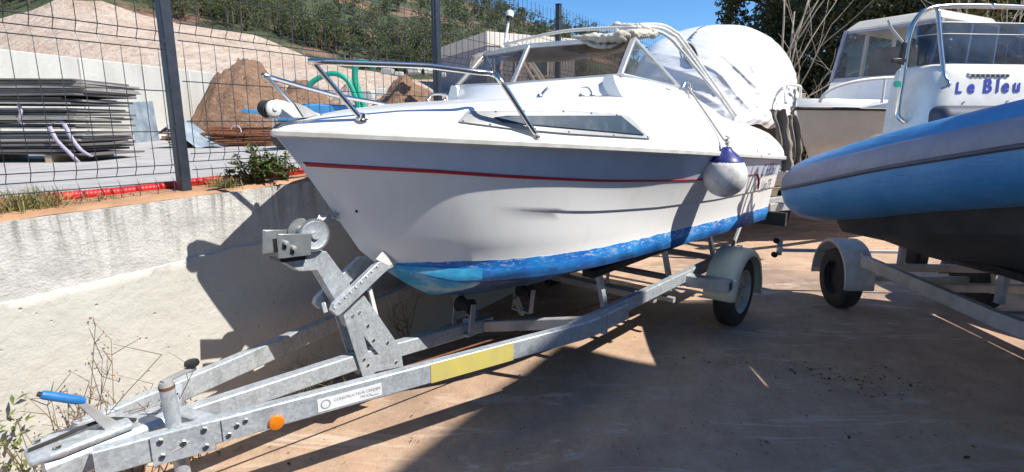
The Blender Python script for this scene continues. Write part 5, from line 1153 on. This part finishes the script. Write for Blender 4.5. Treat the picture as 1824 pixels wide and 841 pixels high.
# ================================================================== GENERIC HULL FOR THE BOATS BEHIND
def simple_hull(F, L_, bm_, zk, zg0, zg1, parent, mat, name='hull', rake=.45):
    m = MB()
    for sgn in (1, -1):
        rows = []
        for i in range(41):
            t = (i / 40) ** 1.5; row = []
            for k in range(13):
                f = k / 12; zg = zg0 + (zg1 - zg0) * t; z = zg + (zk + .0 - zg) * f
                st = rake * f ** 1.2 * 1.0; s = st + (L_ - st) * t; qg = bm_ * (1 - (1 - min(1, t * 1.5)) ** 2.6)
                sh = (1 - .10 * f - .12 * f * (1 - t) ** 2) if f < .62 else (1 - .10 * .62 - .12 * .62 * (1 - t) ** 2) * (1 - ((f - .62) / .38) ** 1.25)
                step = -.015 if .33 < f < .40 else 0
                row.append(F(s, sgn * max(0, qg * sh + step * min(1, t * 6)), z))
            rows.append(row)
        m.grid(rows); m.add(rows[-1] + [F(L_, 0, zg1)], [tuple(range(14))])
    return m.build(name, mat, parent, angle=35)
def hull_gun(L_, bm_, zg0, zg1, n=40):
    return [((i / n) ** 1.5 * L_, bm_ * (1 - (1 - min(1, (i / n) ** 1.5 * 1.5)) ** 2.6), zg0 + (zg1 - zg0) * (i / n) ** 1.5) for i in range(n + 1)]
def hull_lid(F, L_, bm_, zg0, zg1, parent, mat, camber=.08, name='deck', s_end=99):
    m = MB(); rows = []
    for s, q, z in hull_gun(L_, bm_, zg0, zg1):
        if s > s_end: break
        rows.append([F(s, q * k, z + camber * (1 - abs(k) ** 2.2)) for k in (1, .97, .9, .75, .5, .25, 0, -.25, -.5, -.75, -.9, -.97, -1)])
    m.grid(rows); return m.build(name, mat, parent, angle=50)
def gun_rail(F, L_, bm_, zg0, zg1, parent, mat, r_=.025):
    G = hull_gun(L_, bm_, zg0, zg1); m = MB(); m.tube([F(s, q + .008, z) for s, q, z in G[::-1]] + [F(s, -q - .008, z) for s, q, z in G[1:]], r_, 8); return m.build('rub_rail', mat, parent, angle=180)
# ---- cream pilothouse boat
CB = Frame(at(1418, 200, 7.0).x, 7.0, 60)
tcb = thing('pilothouse_boat', CB(2.4, 0, 1.0), 'cream pilothouse motorboat with curved bow rail behind the blue inflatable', 'boat')
simple_hull(CB, 5.0, 1.05, 1.05, 1.80, 1.72, tcb, 'cream_gel')
hull_lid(CB, 5.0, 1.05, 1.81, 1.73, tcb, 'gelcoat', .10)
gun_rail(CB, 5.0, 1.05, 1.80, 1.72, tcb, 'black_plastic', .022)
m = MB(); G = hull_gun(5.0, 1.0, 1.83, 1.75); 
m.grid([[CB(s, q * .97, z - .01), CB(s, q * .96, z + .07), CB(s, q * .90, z + .09)] for s, q, z in G[::1]] ); m.grid([[CB(s, -q * .97, z - .01), CB(s, -q * .96, z + .07), CB(s, -q * .90, z + .09)] for s, q, z in G]); m.build('bulwark', 'gelcoat', tcb, angle=50)
zr = 3.06
def pbox(pts0, pts1, name, mat, parent=tcb, bevel=.02):
    m = MB(); n = len(pts0); m.add([CB(*p) for p in pts0] + [CB(*p) for p in pts1], [tuple(range(n))[::-1], tuple(range(n, 2 * n))] + [(i, (i + 1) % n, n + (i + 1) % n, n + i) for i in range(n)]); return m.build(name, mat, parent, bevel=bevel, angle=30)
ph = pbox([(1.55, -.66, 1.8), (1.55, .66, 1.8), (3.4, .72, 1.75), (3.4, -.72, 1.75)], [(1.70, -.62, 2.22), (1.70, .62, 2.22), (3.4, .68, 2.22), (3.4, -.68, 2.22)], 'pilothouse', 'gelcoat')
ro_ = pbox([(1.88, -.64, 2.93), (1.88, .64, 2.93), (3.5, .70, 2.93), (3.5, -.70, 2.93)], [(2.05, -.52, 3.08), (2.05, .52, 3.08), (3.4, .58, 3.08), (3.4, -.58, 3.08)], 'roof', 'cream_gel', ph, .04)
bt_ = [(1.70, -.60, 2.22), (1.70, .60, 2.22), (2.55, .66, 2.22), (3.38, .66, 2.22), (3.38, -.66, 2.22), (2.55, -.66, 2.22)]; tp_ = [(1.93, -.60, 2.94), (1.93, .60, 2.94), (2.60, .66, 2.94), (3.38, .66, 2.94), (3.38, -.66, 2.94), (2.60, -.66, 2.94)]
for i in range(6):
    m = MB(); m.bar(CB(*bt_[i]), CB(*tp_[i]), .07 if i < 2 else .05, .05, up=CB.r); m.build('pillar', 'tube_grey' if i < 2 else 'gelcoat', ph, bevel=.008)
    j = (i + 1) % 6; m = MB(); m.prism([CB(*bt_[i]), CB(*bt_[j]), CB(*tp_[j]), CB(*tp_[i])], (.004, 0.003, 0)); m.build('window_pane', 'glass_clear', ph)
m = MB(); m.bar(CB(1.705, -.6, 2.235), CB(1.705, .6, 2.235), .03, .05); m.build('sill', 'tube_grey', ph); m = MB(); m.bar(CB(1.925, -.6, 2.92), CB(1.925, .6, 2.92), .03, .05); m.build('sill', 'tube_grey', ph)
m = MB(); m.prism([CB(2.3, -.45, 1.85), CB(2.6, -.45, 1.85), CB(2.6, .1, 1.85), CB(2.3, .1, 1.85)], (0, 0, .85)); m.build('helm_seat', 'tarp_grey', ph, bevel=.05)
for sgn in (1, -1):
    m = MB(); m.tube(spline([CB(.10, sgn * .22, 1.87), CB(.18, sgn * .30, 2.02), CB(.45, sgn * .50, 2.12), CB(.95, sgn * .74, 2.16), CB(1.30, sgn * .85, 2.16), CB(1.38, sgn * .87, 2.12), CB(1.40, sgn * .875, 1.86)], 6), .02, 10); r1 = m.build('bow_rail', 'white_paint', tcb, angle=180)
    m = MB(); m.tube([CB(.70, sgn * .63, 1.86), CB(.70, sgn * .63, 2.14)], .017, 8); m.build('stanchion', 'white_paint', r1)
tct = thing('pilothouse_trailer', CB(2.4, 0, 0), 'trailer with a white cross beam under the cream pilothouse boat', 'trailer')
m = MB(); m.bar(CB(-.25, -.5, 1.0), CB(-.25, .9, 1.0), .08, .09); m.build('cross_beam', 'white_paint', tct, bevel=.008)
for q in (-.5, .5):
    m = MB(); m.bar(CB(-.6, q * .3, .62), CB(4.6, q * 1.2, .62), .07, .10); m.build('side_rail', 'galv_old', tct, bevel=.008)
    m = MB(); m.bar(CB(-.25, q * .32, .6), CB(-.249, q * .32, .96), .06, .05); m.build('upright', 'galv_old', tct)
    m = MB(); m.bar(CB(3.9, q * .9, .6), CB(3.901, q * .9, 1.2), .06, .05); m.build('upright', 'galv_old', tct)
    m = MB(); m.lathe(CB(3.2, q * 1.7, .3), CB.r * (1 if q > 0 else -1), [(.15, 0), (.26, 0), (.30, .03), (.30, .15), (.26, .18), (.15, .17), (0, .12)], 28); m.build('wheel', 'tyre', tct, angle=30)
m = MB(); m.bar(CB(3.2, -.9, .3), CB(3.2, .9, .3), .06, .06); m.build('axle', 'galv_old', tct)
# ---- boat under white shrink wrap
SW = Frame(at(1208, 200, 7.0).x, 7.0, 33)
tsw = thing('wrapped_boat', SW(2.4, 0, .9), 'boat sealed in wrinkled white shrink wrap with a small oval window', 'boat')
simple_hull(SW, 5.0, 1.08, .95, 1.72, 1.66, tsw, 'hull_black', rake=.5)
m = MB(); rows = []; NA = 380; NH = 120
PH = [0, .05, .25, .5, .60, .72, .84, .93, .98, 1.0]; PSC = [1.0, 1.02, 1.0, .98, .96, .90, .79, .64, .44, .02]
for j in range(NH + 1):
    hh = j / NH; sc = smooth(hh, PH, PSC); z = 1.58 + 1.44 * (hh ** .96); row = []
    for i in range(NA):
        a_ = 2 * math.pi * i / NA; ca, sa_ = math.cos(a_), math.sin(a_); e_ = 2 / 3.2
        x = math.copysign(abs(ca) ** e_, ca); y = math.copysign(abs(sa_) ** e_, sa_)
        lean = .55 * max(0, hh - .4) ** 1.2                      # the front slopes back above the fold
        s = 2.45 + x * 2.4 * sc + (lean if x < 0 else 0); q = y * 1.0 * (sc * (.97 if y > 0 else 1.0)) - (.10 * hh if y > 0 else .0)
        p = SW(s, q, z); wq = Vector((p.x * 1.2, p.y * 1.2, p.z * 3.2))
        d1 = p.x * .55 + p.y * .35 + p.z * .75; d2 = p.x * -.5 - p.y * .3 + p.z * .8; d3 = p.x * .8 - p.y * .2 + p.z * .2
        c1 = (1 - min(1, abs(noise.noise(Vector((d1 * .9, d2 * 3.6, d3 * .5)))) * 3.2)) ** 2; c2 = (1 - min(1, abs(noise.noise(Vector((d2 * 1.3 + 7, d1 * 4.6, d3 * .8)))) * 3.4)) ** 2; c3 = (1 - min(1, abs(noise.noise(Vector((d1 * 3 + 3, d2 * 8, 2)))) * 3)) ** 2
        low = max(0, min(1, (.66 - hh) / .2)); amp = .15 + .85 * low * max(.25, min(1, y * .8 + .5)); rad = Vector((p.x - SW(2.45, 0, 0).x, p.y - SW(2.45, 0, 0).y, 0))
        if rad.length > 1e-3: rad.normalize()
        w1 = (c1 * .045 + c2 * .030 + c3 * .012) * amp; w2 = noise.noise(Vector((p.x * 1.3, p.y * 1.3, p.z * 2))) * .03 * (low * .7 + .3)
        sagg = .03 * math.sin(a_ * 9 + 3 * noise.noise((ca * 2, sa_ * 2, 4))) * (1 - min(1, hh * 5))
        row.append(p + rad * (w1 + w2) + Vector((0, 0, sagg + (.02 * noise.noise((p.x * 2, p.y * 2, 1)) if hh > .5 else 0))))
    rows.append(row)
m.grid(rows, wrap=True); wrap_o = m.build('shrink_wrap', 'shrink_wrap', tsw, angle=180)
bv = BVHTree.FromPolygons([tuple(v) for v in m.v], m.f)
def wrap_hit(u, v):
    d = ray(u, v).normalized(); h_, n_, _, _ = bv.ray_cast(CAM, d); return h_, n_
def oval(cu, cv, ru, rv, rot, mat, name, off, par):
    P = []; ok = True
    for k in range(28):
        a_ = 2 * math.pi * k / 28; x = ru * math.cos(a_); y = rv * math.sin(a_); h_, n_ = wrap_hit(cu + x * math.cos(rot) - y * math.sin(rot), cv + x * math.sin(rot) + y * math.cos(rot))
        if h_ is None: return None
        P.append(h_ - ray(cu, cv).normalized() * off)
    c, _ = wrap_hit(cu, cv); c = c - ray(cu, cv).normalized() * off; rows = [[c + (p - c) * f for p in P] for f in (.03, .5, 1)]; m = MB(); m.grid(rows, wrap=True); return m.build(name, mat, par, angle=180)
try:
    oval(1229, 95, 15, 24, R(-24), 'white_paint', 'window_rim', .02, tsw); oval(1229, 95, 12, 20, R(-24), 'black_rubber', 'oval_window', .03, tsw)
except Exception as ex: print('oval', ex)
# trailer under it
tst = thing('wrapped_boat_trailer', SW(2.4, 0, 0), 'trailer standing in deep shade under the shrink wrapped boat', 'trailer')
for q in (-.5, .5):
    m = MB(); m.bar(SW(-.4, q * .8, .60), SW(4.6, q * 1.1, .60), .07, .10); m.build('side_rail', 'galv_old', tst, bevel=.008)
    m = MB(); m.bar(SW(.9, q * .8, .6), SW(.901, q * .8, 1.15), .06, .05); m.build('upright', 'galv_old', tst)
    m = MB(); m.bar(SW(3.9, q * .8, .6), SW(3.901, q * .8, 1.1), .06, .05); m.build('upright', 'galv_old', tst)
    m = MB(); m.lathe(SW(3.0, q * 1.7, .3), SW.r * (1 if q > 0 else -1), [(.15, 0), (.26, 0), (.30, .03), (.30, .15), (.26, .18), (.15, .17), (0, .12)], 28); m.build('wheel', 'tyre', tst, angle=30)
m = MB(); m.bar(SW(3.0, -.9, .3), SW(3.0, .9, .3), .06, .06); m.build('axle', 'galv_old', tst)
m = MB(); m.bar(SW(.9, -.9, .55), SW(.9, 1.0, .55), .06, .08); m.build('cross_beam', 'white_paint', tst, bevel=.006)
# old tarpaulin bunched between the boats and a timber prop
def drape(pix, Y, w_, label, mat, seed):
    P = spline([at(u, v, Y + dy) for u, v, dy in pix], 8); m = MB(); rows = []; N = len(P)
    for i, p in enumerate(P):
        row = []
        for k in range(11):
            x = (k / 10 - .5) * w_ * (1 + .3 * noise.noise((i * .3, seed, 0))); fold = .03 * math.sin(k * .9 + seed + i * .15) + .07 * noise.noise((k * .3, i * .10, seed))
            row.append(p + Vector((x, fold, .02 * noise.noise((k * .8, i * .2, seed + 3)))))
        rows.append(row)
    m.grid(rows); solo(m, 'tarpaulin', mat, P[-1], label, 'tarpaulin', solid=.006, angle=180)
drape([(1385, 195, 0), (1392, 225, 0), (1398, 260, .0), (1402, 285, 0), (1405, 305, 0)], 6.15, .16, 'bunched brown tarpaulin hanging off the stern side of the wrapped boat', 'tarp_grey', 2)
drape([(1408, 205, 0), (1414, 235, 0), (1418, 270, .02), (1416, 300, 0), (1410, 322, 0)], 6.25, .12, 'narrow grey tarpaulin strip hanging beside the cream hull', 'tarp_grey', 7)
pb = CB(-.25, -.42, 1.046); m = MB(); m.bar(pb, pb + Vector((0, 0, .30)), .10, .14); a_ = pb; solo(m, 'timber_block', 'wood', pb, 'short upright timber block on the white trailer beam between the boats', 'timber', bevel=.004)
# ================================================================== ADDED BUILDING BESIDE THE CAMERA (out of view; put in to shade the yard)
HK = Vector((6.53, 0.92, 0)); hd = Vector((.52, .854, 0)); he = Vector((.854, -.52, 0)); HZ = 8.0
twk = thing('shade_building', HK - hd * 6 + he * 5, 'unseen added tall grey metal workshop beside the boat yard', 'building')
c4 = [HK, HK + he * 12, HK + he * 12 - hd * 14, HK - hd * 14]
m = MB(); m.prism(c4, (0, 0, HZ - .15)); m.build('wall', 'shed_metal', twk)
m = MB(); m.prism([p + (HK - he * .05 + hd * .05 - HK) * (1 if i in (0,) else 0) + Vector((0, 0, HZ - .148)) for i, p in enumerate(c4)], (0, 0, .15)); m.build('roof', 'shed_metal', twk)
m = MB(); m.prism([HK - he * .03 - hd * 8, HK - he * .03 - hd * 4, HK - he * .03 - hd * 4 + Vector((0, 0, 4)), HK - he * .03 - hd * 8 + Vector((0, 0, 4))], he * -.03); m.build('door', 'grey_paint', twk)
# ================================================================== TREES, BARE SHRUBS, POLE
def tree(u, Y, H_, Rw, seed, label, mats, zlo=1.0, nq=7000, lsz=.10):
    rnd = random.Random(seed); st = random.getstate(); random.seed(seed)
    b = Vector(((u - CX) / FPX * Y, Y, 0)); t = thing('evergreen_tree', b, label, 'tree', None)
    m = MB(); m.tube([b + Vector((rnd.gauss(0, .12) * k, rnd.gauss(0, .12) * k, H_ * .16 * k)) for k in range(6)], [.24, .2, .17, .14, .1, .05], 10)
    limbs = []
    for k in range(11):
        a_ = rnd.uniform(0, 6.28); z0 = H_ * rnd.uniform(.15, .75); L_ = Rw * rnd.uniform(.55, .95); e_ = b + Vector((math.cos(a_) * L_, math.sin(a_) * L_, z0 + L_ * rnd.uniform(.1, .6)))
        m.tube(spline([b + Vector((0, 0, z0)), (b + Vector((0, 0, z0))).lerp(e_, .5) + Vector((0, 0, .2)), e_], 4), [.07 - .05 * i / 8 for i in range(9)], 6); limbs.append(e_)
    m.build('trunk', 'bark', t)
    bl = []
    for k in range(95):
        hh = zlo + (H_ - zlo) * rnd.random() ** 1.25; pr = math.sin(min(1, max(.05, (hh - zlo * .4) / (H_ - zlo * .4))) * math.pi * .92 + .12) ** .6
        a_ = rnd.uniform(0, 6.28); rr = Rw * pr * math.sqrt(rnd.uniform(.12, 1)); bl.append((b + Vector((math.cos(a_) * rr, math.sin(a_) * rr, hh)), rnd.uniform(.5, 1.0) * Rw / 2.6))
    rg = np.random.default_rng(seed); k = nq * 3; ii = rg.integers(0, len(bl), k); bc = np.array([tuple(x[0]) for x in bl]); br_ = np.array([x[1] for x in bl]); d_ = rg.normal(size=(k, 3)) * (1, 1, .8); d_ /= np.linalg.norm(d_, axis=1)[:, None]
    ci = rg.random(len(bl)) < .35
    leaf_cloud('crown', bc[ii] + d_ * (br_[ii] * rg.random(k) ** .35)[:, None], rg.uniform(.7, 1.5, k) * lsz * .58, np.where(ci[ii], 1, 0), mats, t, .5, seed); random.setstate(st)
tree(1352, 19.0, 9.5, 1.9, 11, 'dark evergreen tree rising behind the utility pole and the wrapped boat', ['leaf_dark', 'leaf_dark'], 1.6, 19000)
tree(1470, 17.0, 9.0, 2.4, 12, 'dense dark evergreen tree above the bow of the cream pilothouse boat', ['leaf_dark', 'leaf_dark'], .8, 19000)
tree(1570, 15.5, 8.5, 2.3, 13, 'olive green evergreen tree right behind the pilothouse roof', ['leaf_dark', 'leaf_olive'], .8, 19000)
tree(1690, 16.5, 9.0, 2.6, 14, 'broad olive green evergreen tree behind the console of the inflatable', ['leaf_dark', 'leaf_olive'], .8, 19000)
tree(1810, 15.0, 8.5, 2.5, 15, 'dark evergreen tree showing through the tinted console windscreen', ['leaf_dark', 'leaf_dark'], .6, 19000)
tree(1930, 16.0, 9.0, 2.6, 16, 'dark evergreen tree at the end of the row past the inflatable', ['leaf_dark', 'leaf_olive'], .8, 8000)
def bare(u, Y, H_, seed, label, n=9, spread=.35):
    rnd = random.Random(seed); b = Vector(((u - CX) / FPX * Y, Y, 0)); m = MB()
    def br(p, d, L_, r_, lv):
        P = [p]; dd = d.copy()
        for k in range(5):
            dd = (dd + Vector((rnd.gauss(0, .10), rnd.gauss(0, .10), rnd.gauss(.03, .07)))).normalized(); P.append(P[-1] + dd * L_ / 5)
        m.tube(P, [r_ * (1 - .13 * k) for k in range(6)], 5)
        if lv > 0:
            for k in (2, 3, 4, 5):
                if rnd.random() < .8:
                    nd = (dd + Vector((rnd.gauss(0, .5), rnd.gauss(0, .4), rnd.gauss(.1, .3)))).normalized(); br(P[k], nd, L_ * rnd.uniform(.35, .6), r_ * .5, lv - 1)
    for k in range(n):
        a_ = rnd.uniform(-spread, spread); br(b + Vector((rnd.gauss(0, .15), rnd.gauss(0, .15), -.05)), Vector((a_, rnd.gauss(0, .2), 1)).normalized(), H_ * rnd.uniform(.55, 1), .030 * H_ / 4, 2)
    t = solo(m, 'bare_shrub', 'bare_twig', b, label, 'shrub', angle=180)
bare(1388, 12.5, 5.2, 21, 'tall bare pale branched shrub between the wrapped boat and the cream boat', 3, .14)
bare(1425, 12.0, 3.0, 22, 'low bare twiggy shrub behind the bow rail of the cream boat', 5, .5)
bare(1475, 12.6, 2.7, 23, 'bare twiggy bush against the dark trees beside the pilothouse', 4, .5)
bare(1760, 11.0, 4.0, 24, 'bare branched shrub seen through the tinted windscreen', 6, .4)
m = MB(); p = at(1297, 60, 21.0); m.tube([(p.x, p.y, -.1), (p.x, p.y, 9.5)], [.13, .10], 12); solo(m, 'utility_pole', 'pole_wood', (p.x, p.y, 0), 'bare wooden utility pole in front of the dark trees', 'pole')
# masonry stub by the shrubs
p = at(1404, 175, 11.0); ts = thing('masonry_pier', (p.x, p.y, 0), 'low weathered masonry pier between the wrapped boat and the shrubs', 'pier')
for k in range(11):
    for j in range(2):
        m = MB(); w_ = .22 + .05 * ((k + j) % 2); m.box((p.x + (-.14 if j == 0 else .13) + .02 * (k % 2), p.y + .01 * (k % 3), .1 + k * .2), (w_, .3, .188)); m.build('stone', 'stone', ts, bevel=.015)
def bush_small(u, Y, seed, label, zb=0.0, r_=.5, n=900, mat='leaf_olive', sz=.05):
    rnd = random.Random(seed); b = Vector(((u - CX) / FPX * Y, Y, zb)); t = thing('shrub', b, label, 'shrub'); m = MB(); st = random.getstate(); random.seed(seed)
    for _ in range(n):
        d = Vector((rnd.gauss(0, 1), rnd.gauss(0, 1), rnd.gauss(0, 1))).normalized() * r_ * rnd.random() ** .4; leafquad(m, b + Vector((0, 0, r_ * .9)) + d * Vector((1.2, 1, .9)).length / 1.8, sz * rnd.uniform(.6, 1.3))
    m.build('foliage', mat, t, flatshade=True, fixn=False); m = MB()
    for k in range(6): m.tube([b, b + Vector((rnd.gauss(0, .3) * r_, rnd.gauss(0, .3) * r_, r_ * 1.3))], [.012, .004], 5)
    m.build('stem', 'bark', t); random.setstate(st)
bush_small(1430, 12.4, 31, 'small yellow green shrub low behind the cream boat', .9, .5, 1500, 'leaf_olive', .045)
# ================================================================== PLANTS ALONG THE WALL
def leaf_at(m, p, d, L_, w_, mi=0, droop=.2):
    d = d.normalized(); x = d.cross(Vector((0, 0, 1)));
    if x.length < .1: x = Vector((1, 0, 0))
    x.normalize(); e_ = p + d * L_ - Vector((0, 0, droop * L_)); mid = p + d * L_ * .5
    m.add([p, mid + x * w_ / 2, e_, mid - x * w_ / 2], [(0, 1, 2, 3)], mi)
def wall_bush(s, q, zb, label, seed, H_, W_, n, mat, ll):
    rnd = random.Random(seed); b = WF(s, q, zb); t = thing('leafy_weed', b, label, 'plant'); ms = MB(); ml = MB()
    for k in range(n):
        d = Vector((rnd.gauss(0, 1), rnd.gauss(0, .6), rnd.uniform(.5, 1.5))).normalized(); L_ = H_ * rnd.uniform(.5, 1.05); e_ = b + Vector((d.x * W_, d.y * W_ * .6, d.z * L_))
        P = spline([b, b.lerp(e_, .5) + Vector((rnd.gauss(0, .02), rnd.gauss(0, .02), .03)), e_], 5); ms.tube(P, [.004 - .0025 * i / 10 for i in range(11)], 4)
        for p in P[2:]:
            for _ in range(3): leaf_at(ml, p, Vector((rnd.gauss(0, 1), rnd.gauss(0, 1), rnd.gauss(.3, .6))), ll * rnd.uniform(.6, 1.2), ll * .42, 0, rnd.uniform(0, .5))
    ms.build('stem', 'dry_stalk', t); ml.build('leaves', mat, t, flatshade=True, fixn=False)
def wpix(u, v, q): p = WF.px(u, v, q=q); return WF.loc(p)
s_, _, z_ = wpix(455, 318, -.10); wall_bush(s_, -.10, zwall(s_) + .01, 'bushy green weed growing on the wall top by the bow', 41, .22, .18, 34, 'leaf_bush', .040)
s_, _, z_ = wpix(505, 314, -.10); wall_bush(s_, -.10, zwall(s_) + .01, 'straggly yellowish green weed on the wall top under the bow', 42, .20, .14, 16, 'leaf_weed', .032)
def tuft(s, q, zb, label, seed, H_, W_, n, mat='grass_dry'):
    rnd = random.Random(seed); b = WF(s, q, zb); m = MB()
    for k in range(n):
        p = b + WF.a * rnd.gauss(0, W_ * .45) + WF.r * rnd.gauss(0, .03); d = Vector((rnd.gauss(0, .45), rnd.gauss(0, .45), 1)).normalized(); L_ = H_ * rnd.uniform(.5, 1.1); x = Vector((rnd.gauss(0, 1), rnd.gauss(0, 1), 0)).normalized() * .0022
        mid = p + d * L_ * .6; e_ = p + d * L_ + Vector((d.x, d.y, -.35)) * L_ * .5; m.add([p - x, p + x, mid + x * .8, mid - x * .8, e_], [(0, 1, 2, 3), (3, 2, 4)])
    solo(m, 'grass_tuft', mat, b, label, 'grass', flatshade=True, fixn=False)
s_ = wpix(50, 385, -.14)[0]; tuft(s_, -.14, zwall(s_) + .01, 'wide yellow green grass tuft on the wall top beneath the fence', 51, .14, .16, 420)
s_ = wpix(400, 338, -.10)[0]; tuft(s_, -.10, zwall(s_) + .01, 'small yellow grass tuft on the wall top beside the leafy weed', 52, .10, .07, 160)
s_ = wpix(196, 362, -.16)[0]; tuft(s_, -.16, zwall(s_) + .01, 'sparse dry grass poking over the red conduit', 53, .05, .10, 70)
s_ = wpix(0, 390, -.12)[0]; tuft(s_ - .05, -.12, zwall(s_) + .01, 'brownish dry grass at the wall edge beside the big tuft', 54, .06, .12, 120, 'dry_stalk')
def stalks(p, label, seed, H_, W_, n, leaf, heads=True):
    rnd = random.Random(seed); t = thing('weed', p, label, 'weed'); m = MB(); ml = MB(); mh = MB()
    for k in range(n):
        b = p + Vector((rnd.gauss(0, W_ * .3), rnd.gauss(0, .04), 0)); d = Vector((rnd.gauss(0, .28), rnd.gauss(0, .18), 1)).normalized(); L_ = H_ * rnd.uniform(.45, 1.05); e_ = b + d * L_ + Vector((rnd.gauss(0, .08), 0, 0)); P = spline([b, b + d * L_ * .5 + Vector((rnd.gauss(0, .02), 0, 0)), e_], 4)
        m.tube(P, [.0032 - .0018 * i / 8 for i in range(9)], 4)
        for j in range(rnd.randint(3, 7)):
            a_ = rnd.choice(P[3:]); e2 = a_ + Vector((rnd.gauss(0, .06), rnd.gauss(0, .04), rnd.uniform(.02, .09))); m.tube([a_, e2], [.0018, .001], 4)
            if heads:
                for _ in range(3): leafquad(mh, e2 + Vector((rnd.gauss(0, .008), rnd.gauss(0, .008), rnd.gauss(0, .01))), .006)
    for k in range(leaf): 
        a_ = p + Vector((rnd.gauss(0, W_ * .3), rnd.gauss(0, .05), rnd.uniform(0, H_ * (.75 if leaf > 60 else .3)))); leaf_at(ml, a_, Vector((rnd.gauss(0, 1), rnd.gauss(0, 1), rnd.uniform(0, 1.2))), rnd.uniform(.03, .06), .016)
    m.build('stem', 'dry_stalk', t)
    if leaf: ml.build('leaves', 'leaf_weed', t, flatshade=True, fixn=False)
    if heads: mh.build('seed_heads', 'weed_pink', t, flatshade=True, fixn=False)['kind'] = 'stuff'
def wfoot(u, q=.10, v=800): s, _, _ = wpix(u, v, q); return WF(s, q, 0.0)
stalks(wfoot(225, .12), 'dry branching weed with seed heads between the wall and the coupling', 61, .62, .22, 16, 14)
stalks(wfoot(130, .10), 'thin tall dry weed stalks against the cream wall', 62, .95, .24, 13, 8)
stalks(wfoot(14, .10), 'reddish weed spike with green leaves by the wall foot', 63, .72, .10, 12, 170)
stalks(wfoot(95, .14, 830), 'pale green sprout in front of the wall beside the coupling head', 64, .32, .10, 8, 26, False)
stalks(wfoot(330, .10, 760), 'dry tangled weed under the trailer side beam', 65, .40, .22, 14, 12)
stalks(WF(1.35, .10, 0), 'shaded thistle like weed at the wall foot behind the winch post', 66, .62, .10, 7, 10)
stalks(wfoot(560, .15, 640), 'low green weed in the shade beneath the trailer beams', 67, .22, .30, 12, 40, False)
# ---- dead leaves and crumbs blown together on the shaded ground
RL = np.random.default_rng(77); LC = []
for u, v, n_, su, sv in ((1330, 645, 90, 60, 5), (1500, 672, 120, 90, 8), (1560, 700, 70, 60, 8), (1440, 655, 60, 60, 5), (1640, 690, 40, 30, 8), (900, 760, 25, 160, 30), (1250, 760, 40, 220, 40), (1120, 690, 40, 160, 30), (600, 800, 20, 150, 25), (1500, 780, 40, 160, 30), (1200, 640, 30, 40, 6)):
    for _ in range(n_):
        p = atz(u + RL.normal() * su, v + RL.normal() * sv, 0.006); LC.append((p.x, p.y, 0.010 + 0.018 * noise.noise((p.x * 0.5, p.y * 0.5, 3))))
LC = np.array(LC); o = leaf_cloud('leaf_litter', LC, RL.uniform(.003, .012, len(LC)) * np.where(RL.random(len(LC)) < .12, 1.7, .85), np.zeros(len(LC)), ['dry_leaf'], None, 6.0, 9); o['kind'] = 'stuff'; o['label'] = 'dark dead leaf crumbs scattered on the shaded yard ground'; o['category'] = 'leaves'
# ---- unseen open boat on chocks, added to darken the ground under the inflatable
OB = Frame(6.05, 2.3, 0); tob = thing('shade_boat', OB(1.7, 0, 0), 'unseen white dinghy on chocks, added to shade the ground beside the workshop', 'boat')
simple_hull(OB, 3.3, .98, .70, 1.78, 1.70, tob, 'gelcoat'); hull_lid(OB, 3.3, .98, 1.78, 1.70, tob, 'gelcoat', .05); gun_rail(OB, 3.3, .98, 1.78, 1.70, tob, 'rub_rail')
for s_ in (.9, 2.6):
    m = MB(); m.bar(OB(s_, -.5, .36), OB(s_, .5, .36), .2, .72); m.build('chock', 'wood', tob, bevel=.01)
